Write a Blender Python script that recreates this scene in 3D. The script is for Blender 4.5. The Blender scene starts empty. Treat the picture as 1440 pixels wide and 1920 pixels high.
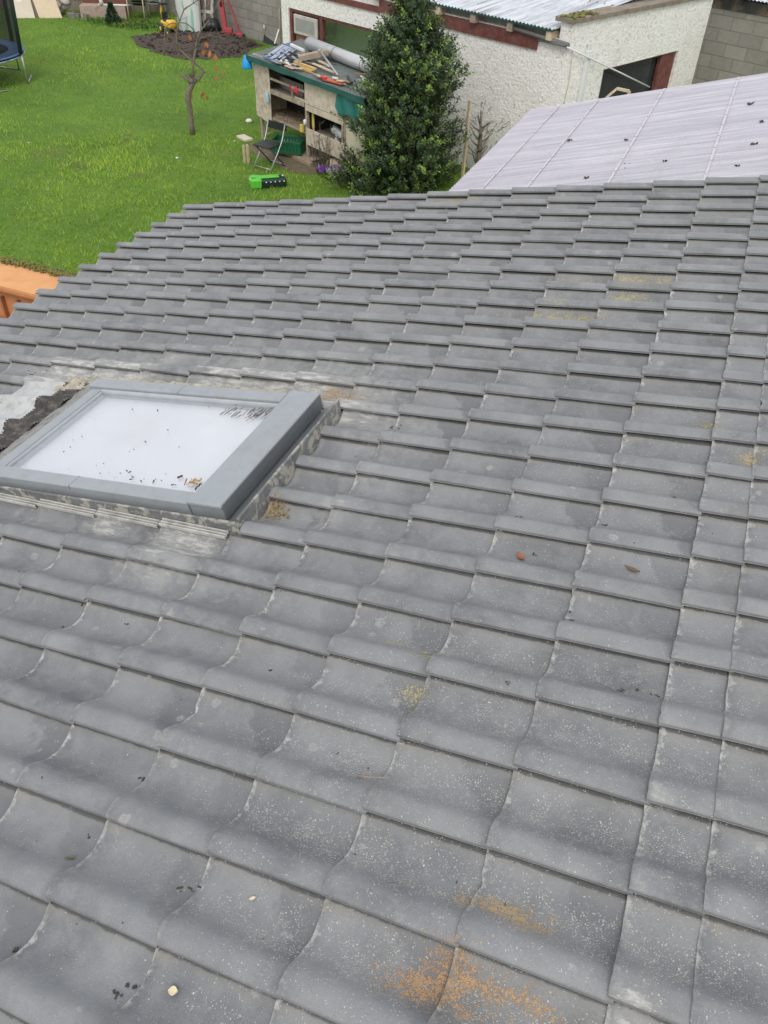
import bpy, math, random
import numpy as np
from mathutils import Vector, Matrix, noise
R = math.radians
rnd = random.Random(7)
# ------------------------------------------------------------------ camera
sc = bpy.context.scene
COL = sc.collection
F = 1498.0                                   # focal length in photo pixels (photo is 1440 x 1920)
CAM = Vector((1.066, -0.733, 2.122))
RX = Vector((0.9216, 0.3850, 0.0320)); RDn = Vector((0.2781, -0.6038, -0.7470)); RF = Vector((-0.2683, 0.6973, -0.6640))
RF.normalize(); RX = (RX - RF*RX.dot(RF)).normalized(); RDn = RF.cross(RX).normalized()
cd = bpy.data.cameras.new('camera'); cam = bpy.data.objects.new('camera', cd); COL.objects.link(cam)
m = Matrix((RX, -RDn, -RF)).transposed().to_4x4(); m.translation = CAM
cam.matrix_world = m
cd.sensor_fit = 'HORIZONTAL'; cd.sensor_width = 36; cd.lens = F/1440*36; cd.clip_start = .05; cd.clip_end = 500
sc.camera = cam
sc.render.resolution_x = 768; sc.render.resolution_y = 1024
# ------------------------------------------------------------------ light
sc.view_settings.view_transform = 'Standard'; sc.view_settings.look = 'None'
sc.view_settings.exposure = 0.0; sc.view_settings.gamma = 1
SUN_EL, SUN_AZ = R(47), R(163)               # azimuth from +Y towards +X
w = bpy.data.worlds.new('World'); sc.world = w; w.use_nodes = True
nt = w.node_tree; nt.nodes.clear()
out = nt.nodes.new('ShaderNodeOutputWorld'); bg = nt.nodes.new('ShaderNodeBackground')
sky = nt.nodes.new('ShaderNodeTexSky'); sky.sky_type = 'NISHITA'; sky.sun_disc = False
sky.sun_elevation = SUN_EL; sky.sun_rotation = SUN_AZ; sky.dust_density = 4; sky.air_density = 1.2
tc = nt.nodes.new('ShaderNodeTexCoord'); nz = nt.nodes.new('ShaderNodeTexNoise')
nz.inputs['Scale'].default_value = 2.2; nz.inputs['Detail'].default_value = 6; nz.inputs['Roughness'].default_value = .6
cr = nt.nodes.new('ShaderNodeValToRGB')
cr.color_ramp.elements[0].position = .3; cr.color_ramp.elements[0].color = (6.8, 7.0, 7.5, 1)
cr.color_ramp.elements[1].position = .7; cr.color_ramp.elements[1].color = (12.8, 12.9, 13.0, 1)
mx = nt.nodes.new('ShaderNodeMix'); mx.data_type = 'RGBA'; mx.inputs[0].default_value = .82
nt.links.new(tc.outputs['Generated'], nz.inputs['Vector']); nt.links.new(nz.outputs['Fac'], cr.inputs['Fac'])
nt.links.new(sky.outputs[0], mx.inputs[6]); nt.links.new(cr.outputs[0], mx.inputs[7])
nt.links.new(mx.outputs[2], bg.inputs['Color']); bg.inputs['Strength'].default_value = .117
nt.links.new(bg.outputs[0], out.inputs['Surface'])
sl = bpy.data.lights.new('sun', 'SUN'); sl.energy = 1.2; sl.angle = R(20); sl.color = (1, .965, .9)
so = bpy.data.objects.new('sun', sl); COL.objects.link(so)
sd = Vector((math.sin(SUN_AZ)*math.cos(SUN_EL), math.cos(SUN_AZ)*math.cos(SUN_EL), math.sin(SUN_EL)))
so.rotation_euler = sd.to_track_quat('Z', 'Y').to_euler(); so.location = (0, 0, 30)

# ------------------------------------------------------------------ frames of reference
W, G, PITCH = .24, .34028, R(11.5)
cp, sp = math.cos(PITCH), math.sin(PITCH)
GZ = -3.1                                    # lawn level
def RW(u, v, n): return Vector((u*cp-n*sp, v, u*sp+n*cp))        # roof coords (up-slope, along, normal) -> world
UR, VR, NR = Vector((cp, 0, sp)), Vector((0, 1, 0)), Vector((-sp, 0, cp))
def ray(x, y): return RX*((x-720)/F)+RDn*((y-960)/F)+RF
def hit(x, y, P, n):
    d = ray(x, y); return CAM+d*((Vector(P)-CAM).dot(Vector(n))/d.dot(Vector(n)))
def gp(x, y, z=GZ): return hit(x, y, (0, 0, z), (0, 0, 1))
def rp(x, y, n=0.):                          # point of the roof plane
    P = hit(x, y, NR*n, NR); return P.x*cp+P.z*sp, P.y
def vp(x, y, base, dy=0):                    # point on the upright plane through base that faces the house
    n = Vector(base)-CAM; n.z = 0; n.normalize(); return hit(x, y, Vector(base)+n*dy, n)
D = Vector((-.9165, .4, 0)).normalized()     # direction of the white shed's long wall
D2 = Vector((D.y, -D.x, 0))                  # and of its end wall, going away
Z = Vector((0, 0, 1))

# ------------------------------------------------------------------ mesh helpers
class MB:
    def __init__(s): s.v = []; s.f = []; s.sm = []; s.mi = []; s.col = []
    def add(s, vs, fs, smooth=False, mi=0, col=None):
        b = len(s.v); s.v += [tuple(p) for p in vs]
        for f in fs: s.f.append([b+i for i in f]); s.sm.append(smooth); s.mi.append(mi)
        s.col += [col or (1, 1, 1, 1)]*len(vs); return s
    def box(s, c, a, b, d, mi=0, bev=0, col=None):   # centre and three half-axis vectors
        c, a, b, d = Vector(c), Vector(a), Vector(b), Vector(d)
        if a.cross(b).dot(d) < 0: a = -a
        if bev <= 0:
            vs = [c+a*i+b*j+d*k for i in (-1, 1) for j in (-1, 1) for k in (-1, 1)]
            return s.add(vs, [(0, 1, 3, 2), (4, 6, 7, 5), (0, 4, 5, 1), (2, 3, 7, 6), (0, 2, 6, 4), (1, 5, 7, 3)], False, mi, col)
        la, lb, ld = a.length, b.length, d.length; ba, bb, bd = [max(.3, 1-bev/L) for L in (la, lb, ld)]
        vs = []; idx = {}
        for i in (-1, 1):
            for j in (-1, 1):
                for k in (-1, 1):
                    idx[(i, j, k)] = len(vs)
                    vs += [c+a*i+b*j*bb+d*k*bd, c+a*i*ba+b*j+d*k*bd, c+a*i*ba+b*j*bb+d*k]
        fs = []
        for i in (-1, 1):
            q = [idx[(i, -1, -1)], idx[(i, 1, -1)], idx[(i, 1, 1)], idx[(i, -1, 1)]]; fs.append(q if i > 0 else q[::-1])
            q = [idx[(-1, i, -1)]+1, idx[(-1, i, 1)]+1, idx[(1, i, 1)]+1, idx[(1, i, -1)]+1]; fs.append(q if i > 0 else q[::-1])
            q = [idx[(-1, -1, i)]+2, idx[(1, -1, i)]+2, idx[(1, 1, i)]+2, idx[(-1, 1, i)]+2]; fs.append(q if i > 0 else q[::-1])
        for i in (-1, 1):
            for j in (-1, 1):
                fs.append([idx[(i, j, -1)], idx[(i, j, 1)], idx[(i, j, 1)]+1, idx[(i, j, -1)]+1])
                fs.append([idx[(i, -1, j)], idx[(i, 1, j)], idx[(i, 1, j)]+2, idx[(i, -1, j)]+2])
                fs.append([idx[(-1, i, j)]+1, idx[(1, i, j)]+1, idx[(1, i, j)]+2, idx[(-1, i, j)]+2])
                for k in (-1, 1):
                    q = idx[(i, j, k)]; fs.append([q, q+1, q+2])
        return s.add(vs, fs, False, mi, col)
    def bar(s, p, q, w, h=None, up=Z, mi=0, bev=0, col=None):      # square bar from p to q
        p, q = Vector(p), Vector(q); d = (q-p); h = h or w
        x = d.cross(up); x = x.normalized() if x.length > 1e-6 else Vector((1, 0, 0)); y = x.cross(d).normalized()
        return s.box((p+q)/2, d/2, x*w/2, y*h/2, mi, bev, col)
    def tube(s, pts, rad, n=8, mi=0, cap=True, col=None):
        pts = [Vector(p) for p in pts]
        if not isinstance(rad, (list, tuple)): rad = [rad]*len(pts)
        vs = []; fs = []; x = None
        for i, p in enumerate(pts):
            t = (pts[min(i+1, len(pts)-1)]-pts[max(i-1, 0)]).normalized()
            if x is None: x = t.orthogonal().normalized()
            x = (x-t*x.dot(t)).normalized(); y = t.cross(x)
            vs += [p+(x*math.cos(2*math.pi*k/n)+y*math.sin(2*math.pi*k/n))*rad[i] for k in range(n)]
        for i in range(len(pts)-1):
            for k in range(n): fs.append((i*n+k, i*n+(k+1) % n, (i+1)*n+(k+1) % n, (i+1)*n+k))
        if cap: fs += [tuple(range(n))[::-1], tuple(range((len(pts)-1)*n, len(pts)*n))]
        return s.add(vs, fs, True, mi, col)
    def lathe(s, c, prof, n=20, ax=Z, mi=0, col=None, close=True):   # profile (r, h)
        ax = Vector(ax).normalized(); x = ax.orthogonal().normalized(); y = ax.cross(x); c = Vector(c)
        vs = [c+ax*h+(x*math.cos(2*math.pi*k/n)+y*math.sin(2*math.pi*k/n))*r for r, h in prof for k in range(n)]
        fs = [(i*n+k, i*n+(k+1) % n, (i+1)*n+(k+1) % n, (i+1)*n+k) for i in range(len(prof)-1) for k in range(n)]
        if close: fs += [tuple(range(n))[::-1], tuple(range((len(prof)-1)*n, len(prof)*n))]
        return s.add(vs, fs, True, mi, col)
    def prism(s, poly, d, mi=0, col=None):            # polygon (points) extruded by vector d
        poly = [Vector(p) for p in poly]; d = Vector(d); n = len(poly)
        nn = sum(((poly[i]-poly[0]).cross(poly[(i+1) % n]-poly[0]) for i in range(1, n-1)), Vector())
        if nn.dot(d) > 0: poly = poly[::-1]
        vs = poly+[p+d for p in poly]
        return s.add(vs, [tuple(range(n)), tuple(range(n, 2*n))[::-1]]+[(i, i+n, (i+1) % n+n, (i+1) % n) for i in range(n)], False, mi, col)
    def grid(s, fn, nu, nv, thick=None, mi=0, smooth=True, col=None):  # fn(a, b) -> point with a, b in 0..1
        vs = [fn(i/nu, j/nv) for i in range(nu+1) for j in range(nv+1)]
        q = lambda i, j: i*(nv+1)+j
        fs = [(q(i, j), q(i+1, j), q(i+1, j+1), q(i, j+1)) for i in range(nu) for j in range(nv)]
        s.add(vs, fs, smooth, mi, col)
        if thick is not None:
            t = Vector(thick); vb = [Vector(p)+t for p in vs]; s.add(vb, [f[::-1] for f in fs], smooth, mi, col)
            N = len(vs); ring = [q(i, 0) for i in range(nu+1)]+[q(nu, j) for j in range(1, nv+1)]+[q(i, nv) for i in range(nu-1, -1, -1)]+[q(0, j) for j in range(nv-1, 0, -1)]
            s.add([vs[i] for i in ring]+[vb[i] for i in ring], [(k, (k+1) % len(ring), (k+1) % len(ring)+len(ring), k+len(ring)) for k in range(len(ring))], False, mi, col)
        return s
    def build(s, name, mats, parent=None, loc=None, attr=False):
        me = bpy.data.meshes.new(name); o = bpy.data.objects.new(name, me); COL.objects.link(o)
        base = Vector(loc) if loc is not None else (wloc(parent) if parent else Vector())
        arr = np.array(s.v, dtype=np.float64)-np.array(base); me.from_pydata(arr.tolist(), [], s.f)
        me.polygons.foreach_set('use_smooth', s.sm)
        for mt in (mats if isinstance(mats, (list, tuple)) else [mats]): me.materials.append(mt)
        me.polygons.foreach_set('material_index', s.mi)
        if attr:
            a = me.color_attributes.new('tint', 'FLOAT_COLOR', 'POINT'); a.data.foreach_set('color', np.array(s.col, dtype=np.float32).ravel())
        me.update()
        if parent: o.parent = parent
        else: o.location = base
        return o
WL = {}
def wloc(o):
    p = Vector(o.location)
    while o.parent: o = o.parent; p += Vector(o.location)
    return p
def tag(o, label=None, cat=None, group=None, kind=None):
    for k, v in (('label', label), ('category', cat), ('group', group), ('kind', kind)):
        if v: o[k] = v
    return o
def thing(name, label, cat, loc, group=None):
    o = bpy.data.objects.new(name, None); COL.objects.link(o); o.location = loc; o.empty_display_size = .1
    return tag(o, label, cat, group)

# ------------------------------------------------------------------ material helpers
class NT:
    def __init__(s, name):
        s.m = bpy.data.materials.new(name); s.m.use_nodes = True; s.t = s.m.node_tree; s.b = s.t.nodes['Principled BSDF']; s.out = s.t.nodes['Material Output']
        s.co = s.t.nodes.new('ShaderNodeTexCoord').outputs['Object']
    def n(s, typ, ins=None, **kw):
        nd = s.t.nodes.new(typ)
        for k, v in kw.items(): setattr(nd, k, v)
        for k, v in (ins or {}).items():
            if isinstance(v, bpy.types.NodeSocket): s.t.links.new(v, nd.inputs[k])
            else: nd.inputs[k].default_value = v
        return nd
    def noise(s, scale, detail=4, rough=.6, vec=None, dist=0):
        return s.n('ShaderNodeTexNoise', {'Vector': vec or s.co, 'Scale': scale, 'Detail': detail, 'Roughness': rough, 'Distortion': dist}).outputs['Fac']
    def mapr(s, v, a, b, c=0., d=1.):
        return s.n('ShaderNodeMapRange', {0: v, 1: a, 2: b, 3: c, 4: d}).outputs[0]
    def math(s, op, a, b=0.):
        return s.n('ShaderNodeMath', {0: a, 1: b}, operation=op).outputs[0]
    def mix(s, f, a, b):
        f4 = lambda c: (*c, 1) if isinstance(c, tuple) and len(c) == 3 else c
        return s.n('ShaderNodeMix', {0: f, 6: f4(a), 7: f4(b)}, data_type='RGBA').outputs[2]
    def mul(s, a, b):
        return s.n('ShaderNodeMix', {0: 1., 6: a, 7: b}, data_type='RGBA', blend_type='MULTIPLY').outputs[2]
    def attr(s, name): return s.n('ShaderNodeAttribute', attribute_name=name)
    def bump(s, h, strength=.3, dist=.01, normal=None):
        ins = {'Height': h, 'Strength': strength, 'Distance': dist}
        if normal: ins['Normal'] = normal
        nd = s.n('ShaderNodeBump', ins); s.t.links.new(nd.outputs[0], s.b.inputs['Normal']); return nd.outputs[0]
    def set(s, **kw):
        for k, v in kw.items():
            k = k.replace('_', ' ')
            if isinstance(v, bpy.types.NodeSocket): s.t.links.new(v, s.b.inputs[k])
            else: s.b.inputs[k].default_value = (*v, 1) if isinstance(v, tuple) and len(v) == 3 else v
        return s
MC = {}
def pm(name, c, rough=.6, var=.2, scale=8., bump=.15, metal=0., dirt=None, dscale=3., damt=.5, tint=False, spec=.5):
    """plain weathered material: noise-varied colour, optional dirt, fine bump"""
    if name in MC: return MC[name]
    q = NT(name); f = q.noise(scale, 6, .65)
    a = tuple(x*(1-var) for x in c); b = tuple(min(1, x*(1+var)) for x in c)
    cc = q.mix(q.mapr(f, .3, .7), a, b)
    if dirt: cc = q.mix(q.math('MULTIPLY', q.mapr(q.noise(dscale, 8, .7), .48, .66), damt), cc, dirt)
    if tint: cc = q.mul(cc, q.attr('tint').outputs['Color'])
    q.set(Base_Color=cc, Roughness=rough, Metallic=metal, Specular_IOR_Level=spec)
    if bump: q.bump(q.noise(scale*7, 5, .6), bump, .006)
    MC[name] = q.m; return q.m

# ================================================================== MATERIALS (setting)
def wv_(q): return q.n('ShaderNodeVectorMath', {0: q.co, 1: q.n('ShaderNodeVectorMath', {0: q.n('ShaderNodeTexNoise', {'Vector': q.co, 'Scale': 60., 'Detail': 4.}).outputs['Color'], 1: (.025, .025, .025)}, operation='MULTIPLY').outputs[0]}, operation='ADD').outputs[0]
def mat_tiles():
    q = NT('concrete_roof_tile'); at = q.attr('data').outputs['Color']; sep = q.n('ShaderNodeSeparateColor', {0: at})
    rv, lich, orange = sep.outputs; pale = q.attr('data').outputs['Alpha']
    uv = q.n('ShaderNodeUVMap', uv_map='tile').outputs[0]; su = q.n('ShaderNodeSeparateXYZ', {0: uv}); tu, tv = su.outputs[0], su.outputs[1]
    # offset the texture per tile so neighbours differ
    off = q.n('ShaderNodeCombineXYZ', {0: q.math('MULTIPLY', rv, 37.), 1: q.math('MULTIPLY', rv, 91.), 2: q.math('MULTIPLY', rv, 53.)}).outputs[0]
    co = q.n('ShaderNodeVectorMath', {0: q.co, 1: off}, operation='ADD').outputs[0]
    big = q.noise(5, 6, .6, co); mid = q.noise(22, 8, .72, co); fine = q.noise(260, 3, .7, co)
    base = q.mix(q.mapr(rv, 0, 1), (.125, .132, .143), (.185, .192, .202)); base = q.mix(q.math('MULTIPLY', q.mapr(q.math('FRACT', q.math('MULTIPLY', rv, 13.7)), .7, 1.), .35), base, (.215, .205, .185))
    base = q.mix(q.mapr(big, .35, .68), base, (.245, .252, .262))
    base = q.mix(q.math('MULTIPLY', q.mapr(mid, .48, .68), .5), base, (.26, .26, .252))
    base = q.mix(q.math('MULTIPLY', q.mapr(fine, .54, .70), .36), base, (.37, .37, .355))
    base = q.mix(q.math('MULTIPLY', q.mapr(q.noise(330, 2, .5, co), .62, .7), .5), base, (.10, .10, .105))
    # damp, slightly darker stain with its own ragged edge at the head of each pan
    wob = q.math('MULTIPLY', q.math('SUBTRACT', q.noise(11, 6, .6, co), .5), .75)
    st = q.math('ADD', q.math('ADD', tu, wob), q.math('MULTIPLY', tv, .42))
    damp = q.math('MULTIPLY', q.mapr(st, .98, 1.05), q.mapr(rv, .1, .9))
    base = q.mix(q.math('MULTIPLY', damp, .62), base, (.115, .118, .13))
    # brownish silt at the head corner under the lap
    cr_ = q.math('ADD', q.math('ADD', tv, q.math('MULTIPLY', q.math('SUBTRACT', q.noise(34, 5, .6, co), .5), .3)), q.math('MULTIPLY', tu, -.42))
    base = q.mix(q.math('MULTIPLY', q.mapr(cr_, .86, .93), q.mapr(q.math('FRACT', q.math('MULTIPLY', rv, 7.3)), .1, .8, .1, .75)), base, (.27, .245, .215))
    cv_ = q.math('ADD', tv, q.math('MULTIPLY', q.math('SUBTRACT', q.noise(30, 5, .6, co), .5), .12))
    base = q.mix(q.math('MULTIPLY', q.mapr(cv_, .89, .95), .3), base, (.25, .235, .21))
    base = q.mix(q.math('MULTIPLY', q.mapr(q.math('ADD', tv, q.math('MULTIPLY', q.math('SUBTRACT', q.noise(24, 4, .7, co), .5), .07)), .975, .995), .7), base, (.045, .045, .042))  # near-black joint dirt that also paints the shadow line under the lip
    # worn pale front edge
    ed = q.math('SUBTRACT', q.math('ADD', .03, q.math('MULTIPLY', q.math('SUBTRACT', q.noise(45, 4, .7, co), .5), .26)), tu)
    base = q.mix(q.math('MULTIPLY', q.mapr(ed, -.01, .04), q.math('MULTIPLY', q.mapr(tv, .3, .5, .35, 1.), q.mapr(q.noise(9, 3, .6, co), .32, .55))), base, (.52, .51, .48))
    # scuffs: thin pale worm-like marks
    sc1 = q.math('ABSOLUTE', q.math('SUBTRACT', q.noise(9, 5, .55, co, 1.2), .5)); sm = q.math('MULTIPLY', q.mapr(sc1, .012, .002), q.mapr(q.noise(6, 3, .6, co), .52, .66))
    base = q.mix(q.math('MULTIPLY', sm, .22), base, (.45, .45, .43))
    vo3 = q.n('ShaderNodeTexVoronoi', {'Vector': wv_(q), 'Scale': 11.}); vr3 = q.n('ShaderNodeSeparateColor', {0: vo3.outputs['Color']}); dd3 = q.math('ADD', vo3.outputs['Distance'], q.math('MULTIPLY', vr3.outputs[1], .12))
    ros = q.math('MULTIPLY', q.mapr(dd3, .24, .21), q.math('MULTIPLY', q.math('GREATER_THAN', vr3.outputs[0], .80), q.mapr(q.noise(90, 4, .7), .35, .6, .2, 1.)))
    base = q.mix(q.math('MULTIPLY', ros, .55), base, (.40, .395, .37))
    # cement smears / efflorescence
    pn = q.math('ADD', q.noise(16, 8, .75), q.math('MULTIPLY', q.math('SUBTRACT', pale, .5), .42))
    base = q.mix(q.math('MULTIPLY', q.mapr(pn, .48, .66), q.mapr(pale, .05, .6, 0, .5)), base, (.34, .335, .315))
    st2 = q.n('ShaderNodeTexNoise', {'Vector': q.n('ShaderNodeVectorMath', {0: q.co, 1: (.45, 1.6, 1.)}, operation='MULTIPLY').outputs[0], 'Scale': 26., 'Detail': 8., 'Roughness': .78}).outputs['Fac']
    pn2 = q.math('ADD', st2, q.math('MULTIPLY', q.math('SUBTRACT', pale, .5), .30))
    base = q.mix(q.math('MULTIPLY', q.mapr(pn2, .61, .71), q.mapr(pale, .25, .9, 0, .7)), base, (.56, .55, .51))
    # lichen flecks
    wv = q.n('ShaderNodeVectorMath', {0: q.co, 1: q.n('ShaderNodeVectorMath', {0: q.n('ShaderNodeTexNoise', {'Vector': q.co, 'Scale': 190., 'Detail': 3.}).outputs['Color'], 1: (.009, .009, .009)}, operation='MULTIPLY').outputs[0]}, operation='ADD').outputs[0]
    vo = q.n('ShaderNodeTexVoronoi', {'Vector': wv, 'Scale': 230., 'Randomness': 1.}); vr = q.n('ShaderNodeSeparateColor', {0: vo.outputs['Color']})
    band = q.math('MULTIPLY', q.mapr(tv, .26, .42, .25, 1.), q.mapr(tv, .7, .92, 1., .35))
    ln = q.math('MULTIPLY', q.math('MULTIPLY', q.math('ADD', lich, .03), band), q.mapr(q.noise(17, 7, .8), .42, .62, .03, 1.5))
    fl = q.math('MULTIPLY', q.math('LESS_THAN', vr.outputs[0], ln), q.mapr(vo.outputs['Distance'], .45, .3))
    base = q.mix(q.math('MULTIPLY', fl, q.mapr(vr.outputs[1], 0, 1, .2, .95)), base, (.64, .63, .56))
    on = q.math('MULTIPLY', orange, q.mapr(q.noise(30, 8, .85), .43, .57, 0., 2.4))
    vo2 = q.n('ShaderNodeTexVoronoi', {'Vector': wv, 'Scale': 240.}); vr2 = q.n('ShaderNodeSeparateColor', {0: vo2.outputs['Color']})
    of = q.math('MULTIPLY', q.math('LESS_THAN', vr2.outputs[0], on), q.mapr(vo2.outputs['Distance'], .8, .5))
    hue = q.attr('hue').outputs['Fac']
    base = q.mix(q.math('MULTIPLY', of, .72), base, q.mix(hue, (.56, .49, .18), (.54, .29, .10)))
    q.set(Base_Color=base, Roughness=q.mapr(mid, .3, .7, .42, .62), Specular_IOR_Level=.55)
    h = q.math('ADD', q.math('MULTIPLY', fine, .35), q.math('ADD', q.math('MULTIPLY', q.noise(70, 6, .7, co), .8), q.math('MULTIPLY', q.math('ADD', fl, of), .9)))
    q.bump(h, .6, .003)
    return q.m
def mat_lawn():
    q = NT('lawn'); big = q.noise(.7, 5, .6); mid = q.noise(4.5, 6, .65); fi = q.noise(45, 4, .8)
    c = q.mix(q.mapr(big, .35, .65), (.10, .20, .03), (.17, .30, .042))
    c = q.mix(q.math('MULTIPLY', q.mapr(mid, .45, .65), .5), c, (.16, .26, .05))
    c = q.mix(q.math('MULTIPLY', q.mapr(fi, .4, .7), .5), c, (.045, .10, .015))
    c = q.mix(q.mapr(q.noise(1.9, 7, .72), .68, .76), c, (.22, .17, .08))
    q.set(Base_Color=c, Roughness=.85, Specular_IOR_Level=.2); q.bump(q.noise(60, 4, .8), .8, .03); return q.m
def mat_roughcast():
    q = NT('white_roughcast'); v = q.n('ShaderNodeTexVoronoi', {'Vector': q.co, 'Scale': 24., 'Randomness': 1.}, feature='SMOOTH_F1').outputs['Distance']
    n1 = q.noise(21, 5, .8, dist=1.5); n2 = q.noise(1.1, 6, .7); n3 = q.noise(60, 3, .8)
    c = q.mix(q.mapr(n1, .36, .47), (.40, .38, .34), (.95, .925, .89))
    c = q.mix(q.math('MULTIPLY', q.mapr(n3, .6, .7), .4), c, (.50, .47, .42))
    c = q.mix(q.math('MULTIPLY', q.mapr(n2, .55, .75), .4), c, (.60, .55, .46))
    q.set(Base_Color=c, Roughness=.9, Specular_IOR_Level=.2); q.bump(q.math('ADD', n1, q.math('MULTIPLY', v, -.8)), .8, .02); return q.m
def mat_block():
    q = NT('concrete_blockwork'); 
    br = q.n('ShaderNodeTexBrick', {'Vector': q.n('ShaderNodeUVMap', uv_map='wall').outputs[0], 'Color1': (.26, .25, .225, 1), 'Color2': (.34, .325, .29, 1), 'Mortar': (.22, .21, .19, 1), 'Scale': 1., 'Mortar Size': .012, 'Mortar Smooth': .4, 'Brick Width': .46, 'Row Height': .23, 'Bias': 0.})
    n = q.noise(2.2, 8, .7); c = q.mix(q.mapr(n, .35, .7, 0, .5), br.outputs['Color'], (.19, .175, .15))
    c = q.mix(q.math('MULTIPLY', q.mapr(q.noise(12, 6, .7), .5, .7), .25), c, (.46, .44, .40))
    q.set(Base_Color=c, Roughness=.9, Specular_IOR_Level=.2)
    q.bump(q.math('ADD', q.math('MULTIPLY', br.outputs['Fac'], -1.), q.math('MULTIPLY', q.noise(60, 4, .7), .5)), .6, .012); return q.m
def mat_sheet():
    q = NT('clear_corrugated_plastic')
    st = q.n('ShaderNodeTexNoise', {'Vector': q.n('ShaderNodeVectorMath', {0: q.co, 1: (.35, 14., 1.)}, operation='MULTIPLY').outputs[0], 'Scale': 1.3, 'Detail': 6., 'Roughness': .7}).outputs['Fac']
    c = q.mix(q.mapr(st, .36, .64), (.50, .485, .565), (.77, .75, .825)); c = q.mix(q.math('MULTIPLY', q.mapr(q.noise(3, 6, .7), .5, .7), .3), c, (.48, .45, .47))
    q.set(Base_Color=c, Roughness=.28, Specular_IOR_Level=.5)
    tr = q.n('ShaderNodeBsdfTranslucent', {'Color': (.7, .68, .74, 1)}); tp = q.n('ShaderNodeBsdfTransparent', {'Color': (.9, .89, .93, 1)})
    m1 = q.n('ShaderNodeMixShader', {0: .25, 1: q.b.outputs[0], 2: tr.outputs[0]}); m2 = q.n('ShaderNodeMixShader', {0: .16, 1: m1.outputs[0], 2: tp.outputs[0]})
    q.t.links.new(m2.outputs[0], q.out.inputs['Surface']); return q.m
def mat_metalroof():
    q = NT('pale_corrugated_metal')
    st = q.n('ShaderNodeTexNoise', {'Vector': q.n('ShaderNodeVectorMath', {0: q.n('ShaderNodeUVMap', uv_map='wall').outputs[0], 1: (9., .35, 1.)}, operation='MULTIPLY').outputs[0], 'Scale': 1.5, 'Detail': 7., 'Roughness': .75}).outputs['Fac']
    c = q.mix(q.mapr(st, .45, .62), (.62, .65, .70), (.27, .27, .28)); c = q.mix(q.math('MULTIPLY', q.mapr(q.noise(3, 6, .7), .5, .7), .5), c, (.74, .77, .80))
    q.set(Base_Color=c, Roughness=.42, Metallic=.15); return q.m
def mat_glass():
    q = NT('window_glass'); q.t.nodes.remove(q.b)
    g = q.n('ShaderNodeBsdfGlossy', {'Color': (.95, .97, 1, 1), 'Roughness': .03}); t = q.n('ShaderNodeBsdfTransparent', {'Color': (.98, .98, .985, 1)})
    lw = q.n('ShaderNodeLayerWeight', {'Blend': .5}).outputs['Facing']; fr = q.n('ShaderNodeMath', {0: q.math('MULTIPLY', q.math('POWER', lw, 4.), .9), 1: .16}, operation='ADD'); dn = q.n('ShaderNodeBsdfDiffuse', {'Color': (.30, .28, .25, 1)})
    m1 = q.n('ShaderNodeMixShader', {0: fr.outputs[0], 1: t.outputs[0], 2: g.outputs[0]})
    dirt = q.math('MULTIPLY', q.mapr(q.noise(55, 5, .8), .66, .74), .25)
    m2 = q.n('ShaderNodeMixShader', {0: dirt, 1: m1.outputs[0], 2: dn.outputs[0]}); q.t.links.new(m2.outputs[0], q.out.inputs['Surface']); return q.m
def mat_leafy(name, rough=.45, trans=.25):
    q = NT(name); c = q.attr('tint').outputs['Color']; q.set(Base_Color=c, Roughness=rough, Specular_IOR_Level=.5)
    tr = q.n('ShaderNodeBsdfTranslucent', {'Color': c}); m1 = q.n('ShaderNodeMixShader', {0: trans, 1: q.b.outputs[0], 2: tr.outputs[0]})
    q.t.links.new(m1.outputs[0], q.out.inputs['Surface']); return q.m
def mat_flash():
    q = NT('lead_flashing'); n = q.noise(13, 8, .72, dist=.8); n2 = q.noise(7, 6, .65)
    c = q.mix(q.mapr(n2, .35, .7), (.10, .105, .105), (.20, .205, .205)); c = q.mix(q.mapr(n, .50, .55, 0, .9), c, (.38, .36, .31)); c = q.mix(q.mapr(q.noise(60, 5, .7), .62, .7, 0, .7), c, (.55, .53, .47))
    q.set(Base_Color=c, Roughness=.6, Metallic=0.); q.bump(n, .5, .004); return q.m
def wall_uv(o, xdir):
    me = o.data; uv = me.uv_layers.new(name='wall'); xd = Vector(xdir)
    for p in me.polygons:
        for li in p.loop_indices:
            v = me.vertices[me.loops[li].vertex_index].co; uv.data[li].uv = (v.dot(xd), v.z)

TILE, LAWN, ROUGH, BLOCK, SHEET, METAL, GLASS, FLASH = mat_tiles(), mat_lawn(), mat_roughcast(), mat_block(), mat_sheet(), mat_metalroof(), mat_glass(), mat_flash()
HOLLY = mat_leafy('glossy_leaf', .38, .15); SOFT = mat_leafy('soft_leaf', .6, .35)
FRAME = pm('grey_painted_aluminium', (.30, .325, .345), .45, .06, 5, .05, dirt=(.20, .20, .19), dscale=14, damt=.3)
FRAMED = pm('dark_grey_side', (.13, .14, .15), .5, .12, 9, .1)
MORTAR = pm('cement_mortar', (.46, .42, .34), .95, .3, 25, .9, dirt=(.20, .18, .15), dscale=18, damt=.8)
WHITEP = pm('white_plastic', (.72, .73, .73), .45, .06, 6, .05)
BLIND = pm('white_blind', (.72, .73, .74), .8, .05, 1.0, 0, dirt=(.60, .585, .56), dscale=1.6, damt=.8)
TIMB = pm('weathered_timber', (.38, .31, .24), .85, .28, 12, .5, dirt=(.16, .13, .10), dscale=7, damt=.6)
TIMBP = pm('pale_timber', (.56, .46, .32), .8, .2, 10, .3)
OSB = pm('weathered_chipboard', (.56, .48, .39), .9, .25, 16, .6, dirt=(.25, .20, .16), dscale=9, damt=.7)
SHADEIN = pm('painted_interior_shade', (.03, .03, .032), .95, .2, 3, 0)  # near-black colour stands in for the shade inside the hutch
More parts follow.
